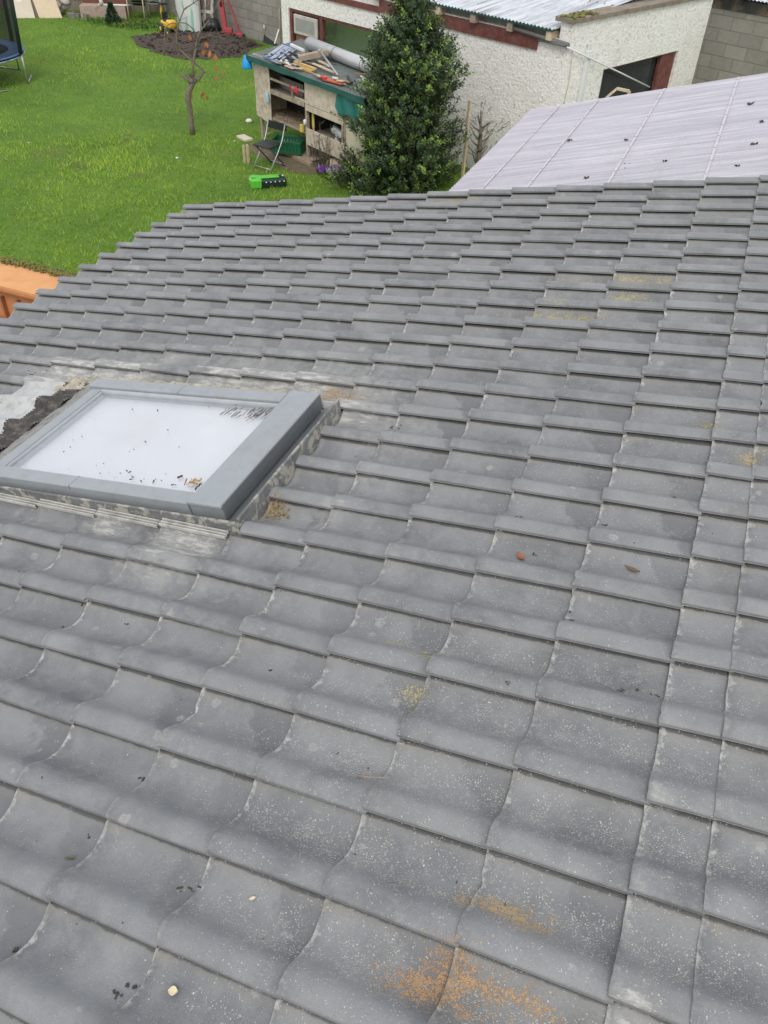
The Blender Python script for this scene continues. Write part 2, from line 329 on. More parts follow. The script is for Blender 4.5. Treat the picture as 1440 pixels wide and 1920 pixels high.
REDP = pm('dark_red_paint', (.16, .045, .04), .55, .25, 9, .3, dirt=(.22, .16, .13), dscale=8, damt=.5)
GREENF = pm('dark_green_felt', (.018, .10, .088), .75, .2, 10, .3)
TEALT = pm('teal_tarpaulin', (.015, .16, .15), .45, .15, 6, .2)
SOIL = pm('dark_soil', (.05, .038, .03), 1., .5, 22, 1., dirt=(.17, .13, .10), dscale=30, damt=.8)
ORANGE = pm('peach_painted_render', (.66, .33, .14), .85, .10, 4, .35, dirt=(.50, .24, .11), dscale=5, damt=.5)
ORANGE2 = pm('orange_painted_board', (.60, .235, .105), .8, .1, 5, .3)
ORANGE3 = pm('brown_orange_trim', (.40, .155, .065), .8, .2, 9, .3)
BLACKM = pm('black_plastic', (.02, .022, .025), .45, .3, 8, .1)
STEEL = pm('grey_steel', (.42, .43, .43), .35, .15, 8, .05, metal=.6)
BARK = pm('grey_bark', (.20, .165, .13), .95, .35, 18, .8, dirt=(.12, .13, .07), dscale=9, damt=.6)
CONC = pm('pale_concrete', (.42, .40, .37), .9, .2, 3, .4, dirt=(.25, .23, .2), dscale=2, damt=.6)
CREAM = pm('cream_board', (.66, .53, .38), .7, .08, 3, .1, dirt=(.50, .38, .26), dscale=2.5, damt=.5)

# ================================================================== GROUND
g = MB(); N = 90
def gf(a, b):
    x, y = -130+a*260, -60+b*260
    return (x, y, GZ)
g.grid(gf, 40, 40, smooth=False); o = g.build('lawn', LAWN); tag(o, kind='structure')
patio = MB().box((1.6, 7.0, GZ+.02), (4.2, 0, 0), (0, 6.0, 0), (0, 0, .03)); tag(patio.build('patio', CONC), kind='structure')
# soil bed at the back of the lawn
g = MB(); edge = [gp(248, 70), gp(262, 88), gp(300, 103), gp(345, 111), gp(400, 111), gp(450, 107), gp(475, 92), gp(492, 86), gp(455, 66), gp(400, 60), gp(340, 60), gp(290, 64)]
cen = sum(edge, Vector())/len(edge); NE = len(edge)*6
def edgept(t):
    t *= len(edge); i = int(t) % len(edge); f = t-int(t); return edge[i].lerp(edge[(i+1) % len(edge)], f)
def sf(a, b):
    e = edgept(b % 1.); p = cen.lerp(e, a); r = noise.noise(Vector((p.x*1.8, p.y*1.8, 3)))
    p = cen+(p-cen)*(1+.10*a*noise.noise(Vector((p.x*3, p.y*3, 9))))
    h = .14*(1-a**2.2)+.10*(1-a)*r+.035*noise.noise(Vector((p.x*11, p.y*11, 0)))*(1-a*.6)
    return (p.x, p.y, GZ+.012+max(0, h))
g.grid(sf, 26, 150); tag(g.build('soil_bed', SOIL), kind='structure')
# trodden earth in front of the hutch
g = MB(); c0 = gp(545, 300)
def ef(a, b):
    t = b*2*math.pi; r = (.75+.30*noise.noise(Vector((math.cos(t)*1.5, math.sin(t)*1.5, 4))))*a
    p = c0+D*1.35*r*math.cos(t)+D2*.62*r*math.sin(t); return (p.x, p.y, GZ+.006+.012*(1-a))
g.grid(ef, 6, 60); tag(g.build('bare_earth', pm('trodden_earth', (.15, .115, .08), 1., .4, 9, .8, dirt=(.09, .12, .03), dscale=5, damt=.8)), kind='structure')
# grass blades: uncountable
def grass_stuff():
    n = 110000; r = np.random.RandomState(3)
    # area seen over the verge and eaves, denser near
    X = r.uniform(-23, -3, n*3); Y = r.uniform(5.5, 24, n*3)
    keep = np.ones(len(X), bool)
    dx = (np.array([CAM.x])-X); dist = np.hypot(dx, Y-CAM.y)
    shed = (X+3.1)*D2.x+(Y-14.5)*D2.y; keep &= ~((shed > -.1) & (X > -8.6))
    keep &= (r.rand(len(X)) < .45+.55*(dist < 18))
    # outside soil and earth
    ex = [(e.x, e.y) for e in edge]; inside = np.zeros(len(X), bool); j = len(ex)-1
    for i in range(len(ex)):
        xi, yi = ex[i]; xj, yj = ex[j]
        c = ((yi > Y) != (yj > Y)) & (X < (xj-xi)*(Y-yi)/((yj-yi)+1e-9)+xi); inside ^= c; j = i
    keep &= ~inside
    da = (X-c0.x)*D.x+(Y-c0.y)*D.y; db = (X-c0.x)*D2.x+(Y-c0.y)*D2.y
    keep &= ((da/1.25)**2+(db/.6)**2 > .5+.5*r.rand(len(X)))
    X, Y = X[keep][:n], Y[keep][:n]; n = len(X)
    cl = np.array([.6*noise.noise(Vector((x*.9, y*.9, 0)))+.6*noise.noise(Vector((x*.3, y*.3, 5))) for x, y in zip(X, Y)])
    cs = np.array([noise.noise(Vector((x*5, y*5, 7))) for x, y in zip(X, Y)])
    H = (.032+.03*r.rand(n))*(1+.7*cl+.6*cs); H = np.clip(H, .015, .12); th = r.uniform(0, 6.28, n); wd = r.uniform(.005, .012, n)
    ln = r.uniform(.2, 1.1, n)*H; ph = r.uniform(0, 6.28, n)
    V = np.zeros((n, 3, 3)); V[:, 0] = np.c_[X-np.cos(th)*wd, Y-np.sin(th)*wd, np.full(n, GZ)]; V[:, 1] = np.c_[X+np.cos(th)*wd, Y+np.sin(th)*wd, np.full(n, GZ)]
    V[:, 2] = np.c_[X+np.cos(ph)*ln, Y+np.sin(ph)*ln, GZ+H]
    me = bpy.data.meshes.new('grass'); me.vertices.add(3*n); me.loops.add(3*n); me.polygons.add(n)
    me.vertices.foreach_set('co', V.ravel()); me.loops.foreach_set('vertex_index', np.arange(3*n)); me.polygons.foreach_set('loop_start', np.arange(0, 3*n, 3)); me.polygons.foreach_set('loop_total', np.full(n, 3))
    me.update(calc_edges=True)
    k = np.clip(.5+.9*cl+.35*(r.rand(n)-.5)+.5*cs, 0, 1)[:, None]; c = (1-k)*np.array([[.16, .30, .035]])+k*np.array([[.40, .56, .07]])
    dry = r.rand(n) < .04
    for (px, py, rr_) in [(145, 312, .28), (310, 146, .16), (320, 188, .2), (283, 201, .25), (211, 228, .18), (150, 241, .22), (270, 245, .3), (265, 330, .3), (100, 290, .5), (240, 262, .25), (82, 112, .35), (330, 215, .2), (420, 290, .3)]:
        p = gp(px, py); dry |= (np.hypot(X-p.x, Y-p.y)/rr_+.5*r.rand(n)+.9*cs < .9)&(r.rand(n) < .75)
    c[dry] = [.34, .29, .14]; c = np.repeat(np.c_[c, np.ones(n)], 3, axis=0)
    a = me.color_attributes.new('tint', 'FLOAT_COLOR', 'POINT'); a.data.foreach_set('color', c.astype(np.float32).ravel()); me.materials.append(SOFT)
    o = bpy.data.objects.new('grass', me); COL.objects.link(o)
    tag(o, 'bright green lawn grass growing across the whole garden', 'grass', kind='stuff')
grass_stuff()

# ================================================================== HOUSE WITH THE TILED ROOF
U_E, U_R = -10*G, 8.6*G
hb = Vector((0, 2, GZ))
house = thing('house', 'house extension with low grey tiled roof filling most of the view', 'house', hb)
PT = [0, .006, .014, .05, .10, .15, .20, .25, .30, .35, .40, .45, .50, .56, .62, .68, .74, .80, .86, .92, .97, 1.06, 1.13]
PH = [9, 11.5, 13.5, 18, 22, 23.5, 22.5, 18, 10, 0, -11, -20, -27, -33, -37, -38.5, -38, -35, -30, -22, -14, -10, -9.5]
def prof(t): return float(np.interp(t, PT, PH))*.001
def dev(u, v):
    d = max(0., v/W-13)/9.; return d*d*W*(.057+.117*max(-1., min(1., (u/G+3)/7)))
def in_win(i, j): return -5 <= i <= -2 and -8 <= j <= -5
def build_roof():
    rs = np.random.RandomState(11); V = []; Fc = []; UV = []; DT = []; HU = []; SM = []
    Llob = []
    for (x, y, r_, a_) in [(850, 1600, .34, .8), (1010, 1480, .30, .6), (720, 1690, .22, .8), (1080, 1250, .26, .3), (1290, 1500, .25, .45), (620, 1390, .22, .35), (1100, 980, .4, .18), (1060, 560, .5, .2), (1040, 1840, .25, .8), (600, 1850, .2, .3), (1280, 1800, .2, .3), (1330, 850, .3, .25), (820, 1240, .2, .3), (930, 1790, .18, .7), (960, 1690, .2, .8)]:
        Llob.append((*rp(x, y), r_, a_))
    Olob = []
    for (x, y, ru, rv_, a_, h_) in [(805, 1850, .06, .022, 1., 1), (835, 1815, .03, .03, 1., 1), (885, 1832, .05, .014, .9, 1), (970, 1872, .06, .02, .5, .9), (850, 1885, .03, .012, .9, 1), (940, 1700, .06, .013, .9, .75), (985, 1722, .04, .02, .7, .7), (1095, 527, .16, .03, 1., .55), (1190, 524, .13, .03, .9, .3), (1047, 566, .05, .04, 1., .05), (1178, 557, .06, .03, .9, .15), (1050, 592, .16, .03, .9, .25), (1330, 792, .03, .025, .6, .35), (1405, 856, .03, .03, .6, .3), (800, 1228, .018, .018, 1., .1), (735, 1198, .02, .008, .8, .3), (775, 1292, .02, .018, .6, .1), (1270, 372, .1, .04, .7, .3), (860, 378, .12, .03, .4, .5), (360, 400, .06, .05, .8, .6), (495, 950, .05, .03, .8, .7), (625, 735, .08, .03, .8, .8)]:
        Olob.append((*rp(x, y, -.02), ru, rv_, a_, h_))
    Plob = []
    for (x, y, r_, a_) in [(200, 965, .10, .8), (350, 995, .11, .95), (60, 950, .15, .4), (250, 1060, .18, .45), (250, 690, .14, .6), (420, 705, .14, .6), (560, 715, .13, .7), (650, 760, .10, .5), (120, 700, .2, .8), (40, 690, .25, .4), (250, 505, .1, .8), (200, 490, .12, .45), (740, 700, .3, .35), (760, 810, .25, .35), (590, 650, .5, .3), (330, 640, .5, .35), (650, 900, .2, .2), (500, 1100, .3, .25), (400, 1130, .3, .2), (620, 960, .1, .4), (1240, 1508, .04, .8), (1180, 1890, .05, .9), (500, 800, .5, .2), (160, 860, .6, .25), (850, 380, .3, .3)]:
        Plob.append((*rp(x, y), r_, a_))
    def lob(L, u, v): return min(1., sum(a*math.exp(-((u-x)**2+(v-y)**2)/(2*r*r)) for x, y, r, a in L))
    us = [0., .004, .12, .24, .36, .48, .60, .72, .84, .96, 1.0, 1.03]
    def tile(i0, glen, j, tmax=1.13, u_lo=None):
        jr = j+rs.uniform(-.012, .012); u0 = i0*G+rs.uniform(-.003, .003); v0 = -jr*W
        rv = rs.rand(); tilt = rs.uniform(-.0025, .0025); hz = rs.uniform(-.0015, .002); yaw = rs.uniform(-.006, .006); wv = rs.uniform(0, 9)
        tt = [t for t in PT if t <= tmax+1e-6]
        U = [u0+k*glen*G for k in us]
        def P(k, t, dn=0.):
            u = u0+us[k]*glen*G; v = v0+t*W+yaw*us[k]
            h = prof(t)-.017*us[k]*min(1., glen*1.15)+hz+tilt*(t-.5)+dn+.0012*noise.noise(Vector((u*6, v*9, wv)))
            if k == 0: h -= .003; 
            uu = u+(.0018*noise.noise(Vector((t*7, wv, i0)))+.0012*noise.noise(Vector((t*23, wv, j))) if k < 2 else 0)
            if k < 2 and rv > .55: uu += .010*max(0, noise.noise(Vector((t*5, wv*3, 7)))-.35)*3
            if u_lo is not None: uu = max(u, u_lo)
            return (uu, v, h+dev(u, v))
        b = len(V); nT = len(tt)
        for k in range(len(us)):
            for t in tt:
                p = P(k, t); V.append(RW(*p)[:]); UV.append((us[k]*max(glen, .5), t)); o = 0.; hh = 0.
                for x, y, ru, rv2, a, h_ in Olob:
                    e = ((p[0]-x)/ru)**2+((p[1]-y)/rv2)**2
                    if e < 8: ee = a*math.exp(-e/2); hh = h_ if ee > o else hh; o = max(o, ee)
                DT.append((rv, lob(Llob, p[0], p[1]), o, lob(Plob, p[0], p[1]))); HU.append(hh)
        for k in range(len(us)-1):
            for q in range(nT-1):
                Fc.append((b+k*nT+q, b+(k+1)*nT+q, b+(k+1)*nT+q+1, b+k*nT+q+1)); SM.append(True)
        def strip(A, B, uvA):    # face strip between two point rows
            b = len(V)
            for p in A+B: V.append(RW(*p)[:]); UV.append(uvA); DT.append((rv, .02, 0, .22 if uvA[0] < .1 else .03)); HU.append(0)
            n = len(A)
            for q in range(n-1): Fc.append((b+q, b+q+1, b+n+q+1, b+n+q)); SM.append(True)
        th = .0135
        fr = [P(0, t) for t in tt]; strip(fr, [(p[0]+.001, p[1], p[2]-(.0075 if t < .1 else th-.003)) for p, t in zip(fr, tt)], (.0, .7))
        sd_ = [P(k, 0) for k in range(len(us))]; strip(sd_, [(p[0], p[1]+.0005, p[2]-.007) for p in sd_], (.5, .1))
        lo = [(p[0]+.001, p[1], p[2]-(.0075 if t < .1 else th-.003)) for p, t in zip(fr, tt)]; hi = [P(len(us)-1, t, -.009) for t in tt]; strip(lo, hi, (.5, .5))
    cols = [(i, 1.) for i in range(-10, 4)]+[(4, .47)]+[(4.47+k, 1.) for k in range(5)]
    for (i, gl) in cols:
        for j in range(7, -23, -1):
            if in_win(i, j): continue
            lo = None
            if i == -1 and -8 <= j <= -5: lo = -.289
            tile(i, gl, j, (.40 if j == -22 else 1.13), lo)
    me = bpy.data.meshes.new('tiled_roof'); base = wloc(house)
    me.from_pydata((np.array(V)-np.array(base)).tolist(), [], Fc); me.polygons.foreach_set('use_smooth', SM)
    a = me.color_attributes.new('data', 'FLOAT_COLOR', 'POINT'); a.data.foreach_set('color', np.array(DT, dtype=np.float32).ravel())
    h = me.attributes.new('hue', 'FLOAT', 'POINT'); h.data.foreach_set('value', np.array(HU, dtype=np.float32))
    uv = me.uv_layers.new(name='tile'); li = np.zeros(len(me.loops), dtype=np.int32); me.loops.foreach_get('vertex_index', li)
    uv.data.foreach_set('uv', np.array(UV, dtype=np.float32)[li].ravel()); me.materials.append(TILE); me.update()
    o = bpy.data.objects.new('tiled_roof', me); COL.objects.link(o); o.parent = house; return o
build_roof()
m_ = MB()                                   # boarding under the tiles, with the opening for the roof window
def slab(u0, u1, v0, v1, n0, n1, mb): mb.box(RW((u0+u1)/2, (v0+v1)/2, (n0+n1)/2), UR*(u1-u0)/2, VR*(v1-v0)/2, NR*(n1-n0)/2)
slab(U_E+.05, -1.76, -1.62, 5.34, -.10, -.065, m_); slab(-.36, 3.0, -1.62, 5.34, -.10, -.065, m_); slab(-1.76, -.36, -1.62, 1.25, -.10, -.065, m_); slab(-1.76, -.36, 2.12, 5.34, -.10, -.065, m_)
m_.build('roof_boarding', pm('black_underlay', (.02, .02, .022), .8, .2, 6, .1), house)
m_ = MB(); slab(U_E+.02, 3.0, 5.342, 5.372, -.17, -.008, m_); slab(U_E+.015, U_E+.04, -1.62, 5.34, -.2, -.045, m_)
m_.build('fascia_board', pm('black_fascia', (.03, .03, .032), .5, .2, 5, .1), house)
m_ = MB()
m_.prism([RW(U_E+.25, 5.30, -.101), RW(2.95, 5.30, -.101), Vector((2.9, 5.30, GZ)), Vector((RW(U_E+.25, 0, 0).x, 5.30, GZ))], (0, -.25, 0))
m_.prism([RW(U_E+.25, -1.55, -.101), RW(2.95, -1.55, -.101), Vector((2.9, -1.55, GZ)), Vector((RW(U_E+.25, 0, 0).x, -1.55, GZ))], (0, .25, 0))
x0 = RW(U_E+.25, 0, 0).x; z0 = RW(U_E+.25, 0, -.101).z
m_.box((x0+.122, 1.875, (GZ+z0)/2), (.12, 0, 0), (0, 3.17, 0), (0, 0, (z0-GZ)/2)); z1 = RW(2.95, 0, -.101).z
m_.box((2.777, 1.875, (GZ+z1)/2-.02), (.12, 0, 0), (0, 3.17, 0), (0, 0, (z1-GZ)/2-.02))
m_.build('wall', pm('grey_render', (.5, .48, .44), .9, .1, 4, .4), house)

# ---- roof window
sky_o = MB(); fu0, fu1, fv0, fv1 = -1.735, -.385, 1.252, 2.142
def fb(mb, u0, u1, v0, v1, n0, n1, bev=.004): mb.box(RW((u0+u1)/2, (v0+v1)/2, (n0+n1)/2), UR*(u1-u0)/2, VR*(v1-v0)/2, NR*(n1-n0)/2, bev=bev)
fb(sky_o, fu0, -.56, fv0, 1.328, -.06, .070); fb(sky_o, fu0-.03, -.56, 2.062, fv1, -.06, .080); fb(sky_o, fu0, -1.670, 1.329, 2.061, -.06, .066)
fb(sky_o, -.56, fu1-.008, fv0+.012, fv1-.012, -.06, .064)
win = sky_o.build('roof_window', FRAME, house)
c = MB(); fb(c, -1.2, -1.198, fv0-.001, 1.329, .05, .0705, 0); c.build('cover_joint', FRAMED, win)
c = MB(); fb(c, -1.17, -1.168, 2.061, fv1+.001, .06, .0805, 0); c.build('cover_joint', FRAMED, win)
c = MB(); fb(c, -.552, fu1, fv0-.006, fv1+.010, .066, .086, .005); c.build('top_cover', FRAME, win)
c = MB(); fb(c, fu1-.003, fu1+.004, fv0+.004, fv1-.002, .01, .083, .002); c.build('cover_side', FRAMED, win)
c = MB(); 
fb(c, -1.669, -.56, 1.330, 1.340, .03, .060, .002); fb(c, -1.669, -.56, 2.046, 2.058, .03, .066, .002); fb(c, -1.669, -1.660, 1.341, 2.045, .03, .060, .002)
c.build('gasket', pm('light_grey_gasket', (.40, .42, .44), .5, .1, 9, .05), win)
c = MB(); fb(c, -1.660, -.56, 1.340, 2.046, .044, .050, 0); c.build('pane', GLASS, win)
c = MB(); fb(c, -1.70, -.44, 1.27, 2.10, .004, .010, 0); c.build('blind', BLIND, win)
c = MB()     # dirt washed onto the pane: fine dark streaks in the upper corner and specks
rs = random.Random(5)
for k in range(70):
    u = rs.uniform(-.84, -.58); v = rs.gauss(2.02, .02)-.06*rs.random(); L = rs.uniform(.01, .05)*(1+1.2*(u+.84)); a_ = rs.gauss(-1.9, .25)
    c.bar(RW(u, v, .0508), RW(u+.4*L*math.cos(a_), min(2.05, v+L*math.sin(a_)), .0508), .0022, .0008, NR)
c.build('dirt_streaks', pm('grey_dirt', (.10, .095, .09), .9, .3, 20, 0), win)
c = MB()
for k in range(44):
    u, v = rs.uniform(-1.6, -.58), rs.uniform(1.35, 2.03)
    if k > 15: u, v = rs.gauss(-.85, .2), rs.gauss(1.38, .02)
    u = max(-1.6, min(-.6, u)); v = max(1.35, v); s_ = rs.choice([.002, .003, .004, .007]); a_ = rs.uniform(0, 3)
    c.box(RW(u, v, .0515), (UR*math.cos(a_)+VR*math.sin(a_))*s_, (VR*math.cos(a_)-UR*math.sin(a_))*s_*.35, NR*.0012)
tag(c.build('dirt_specks', pm('dark_dirt', (.05, .045, .04), .9, .4, 30, 0), win), kind='stuff')
c = MB(); fb(c, fu0-.02, -.290, 1.205, 1.217, -.07, .046, .003); fb(c, -.303, -.290, 1.2175, 2.15, -.07, .060, .003)
c.build('flashing', FLASH, win)
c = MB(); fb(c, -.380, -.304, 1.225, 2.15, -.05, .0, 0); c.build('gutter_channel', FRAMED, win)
c = MB()     # flat sill strip between the apron and the sash
def sf2(a, b):
    u = -1.87+.13*a; v = 1.16+b*.99; return RW(u, v, .022+.030*a+.004*noise.noise(Vector((u*20, v*20, 1))))
c.grid(sf2, 4, 40, -NR*.05); c.build('sill_strip', pm('pale_weathered_lead', (.27, .265, .25), .8, .25, 22, .6, dirt=(.12, .115, .11), dscale=16, damt=.8), win)
c = MB()     # apron dressed over the tile rolls
def apr(u, v): return max(prof((v/W) % 1.), -.020)+dev(u, v)
def sm_apr(u, v): return (apr(u, v-.016)+apr(u, v-.008)+apr(u, v)+apr(u, v+.008)+apr(u, v+.016))/5
def ap1(a, b):
    v = 1.02+1.14*b; e = .03*noise.noise(Vector((v*9, 0, 2))); u = -2.36+e+(.32-e)*a
    return RW(u, v, sm_apr(u, v)+.010+.012*a+.004*noise.noise(Vector((u*25, v*25, 0))))
c.grid(ap1, 16, 90, -NR*.004); c.build('apron', pm('white_painted_apron', (.46, .47, .47), .5, .12, 9, .4, dirt=(.30, .29, .27), dscale=16, damt=.8), win)
c = MB()
def ap2(a, b):
    v = 1.02+1.14*b; u = -2.05+.19*a; rib = .0035*math.sin(v*2*math.pi/.018)
    return RW(u, v, (sm_apr(u, v)+.018)*(1-a*.45)+.012*a+rib+.006)
c.grid(ap2, 6, 500, -NR*.004); c.build('ribbed_strip', pm('black_ribbed_strip', (.055, .05, .048), .9, .35, 20, .5, dirt=(.19, .17, .15), dscale=22, damt=.8), win)
c = MB()     # mortar above and at the corners
def mo(a, b):
    u = -1.97+1.60*a; tt = 2.128+.075*b; v = tt+.012*noise.noise(Vector((u*8, b*2, 0))); e = .014*noise.noise(Vector((u*22, b*3, 5)))
    return RW(u, v, -.03+.085*math.sin(min(1, b*1.3)*math.pi*.58)*min(1, a*12, (1-a)*12)+e*1.6)
c.grid(mo, 150, 8, -NR*.05)
def mo2(a, b):
    u = -2.10+.30*a; v = 2.10+.16*b; return RW(u, v, .004+.03*math.sin(math.pi*a)*math.sin(math.pi*b)+.02*noise.noise(Vector((u*30, v*30, 8))))
c.grid(mo2, 30, 20, -NR*.05); c.build('mortar_bed', MORTAR, win)
c = MB()     # ribs of the interlock left bare beside the flashing
for i in range(-6, -1):
    for k, (dv, hh) in enumerate([(.010, .010), (-.003, .006), (-.016, .004)]):
        c.bar(RW(i*G+.012, 1.19+dv, hh+.0), RW((i+1)*G-.005, 1.19+dv, hh-.015), .007, .016, NR, bev=.002)
c.build('bare_tile_rib', pm('pale_cut_tile', (.46, .45, .42), .9, .2, 25, .5, dirt=(.26, .25, .23), dscale=15, damt=.8), win)

# ---- loose bits lying on the roof
def rtop(u, v): 
    a = (u/G) % 1.; return prof((v/W) % 1.)-.017*a+dev(u, v)
def leaf(name, px, py, L, wid, ang, mat, label, curl=.25, n0=0.):
    u, v = rp(px, py, -.015); h = rtop(u, v)+n0; b = MB()
    ca, sa = math.cos(ang), math.sin(ang)
    def f(a, b_):
        x = (a-.5)*L; y = (b_-.5)*wid*math.sin(math.pi*min(.97, max(.03, a)))**.8
        uu, vv = u+x*ca-y*sa, v+x*sa+y*ca
        return RW(uu, vv, max(rtop(uu, vv), h-.002)+.004+curl*L*((a-.5)**2)+.6*abs(b_-.5)*wid*.5)
    b.grid(f, 10, 4, NR*.0012); o = b.build(name, mat, loc=RW(u, v, h)); tag(o, label, name.replace('_', ' ')); return o
RUST = pm('rust_brown_leaf', (.33, .12, .05), .6, .3, 60, .3); BRN = pm('dull_brown_leaf', (.16, .10, .06), .7, .3, 60, .3)
def sk(name, px, py, h, mat, label, L, wid, a):      # bit lying on the roof window
    u, v = rp(px, py, h); b = MB(); d = UR*math.cos(a)+VR*math.sin(a); e = NR.cross(d)
    b.box(RW(u, v, h+.004), d*L/2, e*wid/2, NR*.003, bev=.002); o = b.build(name, mat, loc=RW(u, v, h)); tag(o, label, name.replace('_', ' ')); return o
leaf('dry_leaf', 976, 1036, .052, .024, 2.2, RUST, 'curled rust orange leaf lying on the roof tiles right of centre')
leaf('dry_leaf', 1186, 1057, .055, .016, -.3, BRN, 'thin dull brown leaf lying on tiles right of the orange leaf')
leaf('green_leaf', 126, 1599, .030, .008, .5, pm('olive_leaf', (.12, .14, .05), .6, .2, 50, .2), 'tiny olive green leaf on the tiles near the lower left')
leaf('wood_chip', 319, 1851, .024, .020, .3, pm('pale_chip', (.72, .62, .42), .8, .15, 60, .3), 'small pale wood chip on a tile near the bottom edge', .05)
leaf('seed_husk', 469, 1676, .018, .008, .6, pm('straw_husk', (.66, .58, .42), .7, .15, 60, .2), 'narrow straw coloured seed husk on a tile left of bottom centre', .1)
u, v = rp(693, 1449, .0); b = MB(); b.tube([RW(u-.042, v-.002, rtop(u-.042, v)+.006), RW(u-.01, v+.001, rtop(u, v)+.010), RW(u+.042, v+.006, rtop(u+.042, v)+.007)], [.0022, .0018, .0012], 6)
tag(b.build('twig', pm('pinkish_twig', (.36, .25, .22), .8, .2, 60, .2), loc=RW(u, v, 0)), 'short thin pinkish brown twig lying on a tile, lower centre', 'twig')
b = MB(); rs = random.Random(9); u0, v0 = rp(362, 903, .06)
for k in range(26):
    a_ = rs.uniform(0, 3.1); L = rs.uniform(.008, .035); uu, vv = u0+rs.gauss(0, .018), v0+rs.gauss(.006, .010); d = UR*math.cos(a_)+VR*math.sin(a_)
    b.bar(RW(uu, vv, .053+rs.random()*.008)-d*L/2, RW(uu, vv, .055+rs.random()*.012)+d*L/2, .003+.005*rs.random(), .002, NR, col=rs.choice([(.62, .42, .20, 1), (.70, .62, .45, 1), (.40, .2, .08, 1), (.75, .72, .62, 1)]))
tag(b.build('dry_debris', SOFT, loc=RW(u0, v0, .06), attr=True), 'small heap of dry straw and leaf bits in the window corner', 'debris')
sk('dark_seed', 338, 895, .050, pm('black_seed', (.04, .035, .03), .6, .3, 30, .2), 'dark elongated seed pod on the glass beside the straw heap', .026, .010, .9)
b = MB(); u0, v0 = rp(510, 948, 0)           # dead moss in the corner beside the flashing
for k in range(90):
    uu, vv = u0-.02+abs(rs.gauss(0, .035)), v0+rs.gauss(0, .018); b.box(RW(uu, vv, rtop(uu, vv)+.004), UR*.006*rs.random()+VR*.003, NR*.004*rs.random()+UR*.001, VR*.005*rs.random()+NR*.003, col=rs.choice([(.36, .28, .16, 1), (.28, .22, .12, 1), (.46, .40, .28, 1)]))
tag(b.build('moss_clump', SOFT, loc=RW(u0, v0, 0), attr=True), 'straw coloured dead moss tuft beside the near corner of the roof window', 'moss')
# dark crumbs of moss scattered over tiles
b = MB(); pts = []
for (x, y, n_, s_) in [(1165, 1284, 4, .010), (1180, 1283, 3, .02), (1230, 1289, 3, .008), (745, 792, 5, .02), (955, 1288, 3, .008), (970, 965, 2, .004), (1000, 1025, 4, .01), (978, 962, 2, .01), (1135, 975, 3, .01), (1265, 929, 3, .008), (505, 1243, 3, .004), (235, 1161, 4, .008), (112, 1163, 3, .004), (160, 1127, 2, .01), (345, 1650, 7, .02), (205, 1850, 6, .01), (22, 1768, 3, .006), (238, 1835, 4, .012), (100, 755, 5, .03), (8, 740, 5, .01), (150, 730, 12, .04), (60, 690, 8, .05), (790, 582, 6, .03), (750, 555, 12, .03), (1170, 325, 3, .02), (1240, 563, 3, .01), (255, 1443, 2, .003), (155, 1555, 3, .004), (1070, 410, 3, .03), (1060, 1150, 3, .04)]:
    uc, vc = rp(x, y, -.01)
    for k in range(n_): pts.append((uc+rs.gauss(0, s_), vc+rs.gauss(0, s_*.6), rs.uniform(.0018, .0045)))
for k in range(330): pts.append((rs.uniform(-3.3, 2.2), rs.uniform(-.9, 5.2), rs.uniform(.001, .0026)))
for (uu, vv, r_) in pts:
    if -1.8 < uu < -.3 and 1.2 < vv < 2.16: continue
    p = RW(uu, vv, rtop(uu, vv)+r_*.4); b.box(p, (UR*math.cos(uu*99)+VR*math.sin(uu*99))*r_*rs.uniform(.8, 2.2), (VR*math.cos(uu*99)-UR*math.sin(uu*99))*r_*rs.uniform(.6, 1.1), NR*r_*.5+UR*r_*rs.uniform(-.4, .4), bev=r_*.5)
tag(b.build('moss_crumbs', pm('dark_moss', (.06, .058, .05), .95, .4, 60, .3)), 'dark crumbs of dead moss and grit scattered over the tiles', 'debris', kind='stuff')

# ================================================================== CLEAR PLASTIC LEAN-TO ROOF
EX, EZ, PP = -1.74, -1.2, R(15.5)
PU = Vector((math.cos(PP), 0, math.sin(PP))); PN = Vector((-math.sin(PP), 0, math.cos(PP)))
def PO(s, y, n=0.): return Vector((EX, y, EZ))+PU*s+PN*n
def ps(x, y):
    P = hit(x, y, (EX, 0, EZ), PN); return (P-Vector((EX, 0, EZ))).dot(PU), P.y
canopy = thing('canopy', 'clear lavender corrugated plastic lean-to roof beyond the tiled roof verge', 'canopy', (EX, 9, GZ))
b = MB(); Y0, Y1, LS = 5.75, 11.87, 4.6; ny = int((Y1-Y0)/.076*8)
b.grid(lambda a, c: PO(a*LS, Y0+c*(Y1-Y0), .0115*math.sin((Y0+c*(Y1-Y0))*2*math.pi/.076)+.006*noise.noise(Vector((a*5, c*7, 0)))), 10, ny)
b.build('plastic_sheet', SHEET, canopy)
bats = [ps(908, 344)[0]+.0, ps(1005, 339)[0], ps(1151, 330)[0], ps(1326, 325)[0]]
bat2 = [ps(1037, 220)[0], ps(1117, 190)[0], ps(1239, 179)[0], ps(1381, 158)[0]]
bs = [(p+q)/2 for p, q in zip(bats, bat2)]; print('battens', bats, bat2, 'far edge', ps(1440, 135), ps(995, 206), ps(1200, 173))
PALE_T = pm('pinkish_pale_batten', (.80, .68, .64), .7, .1, 6, .1)
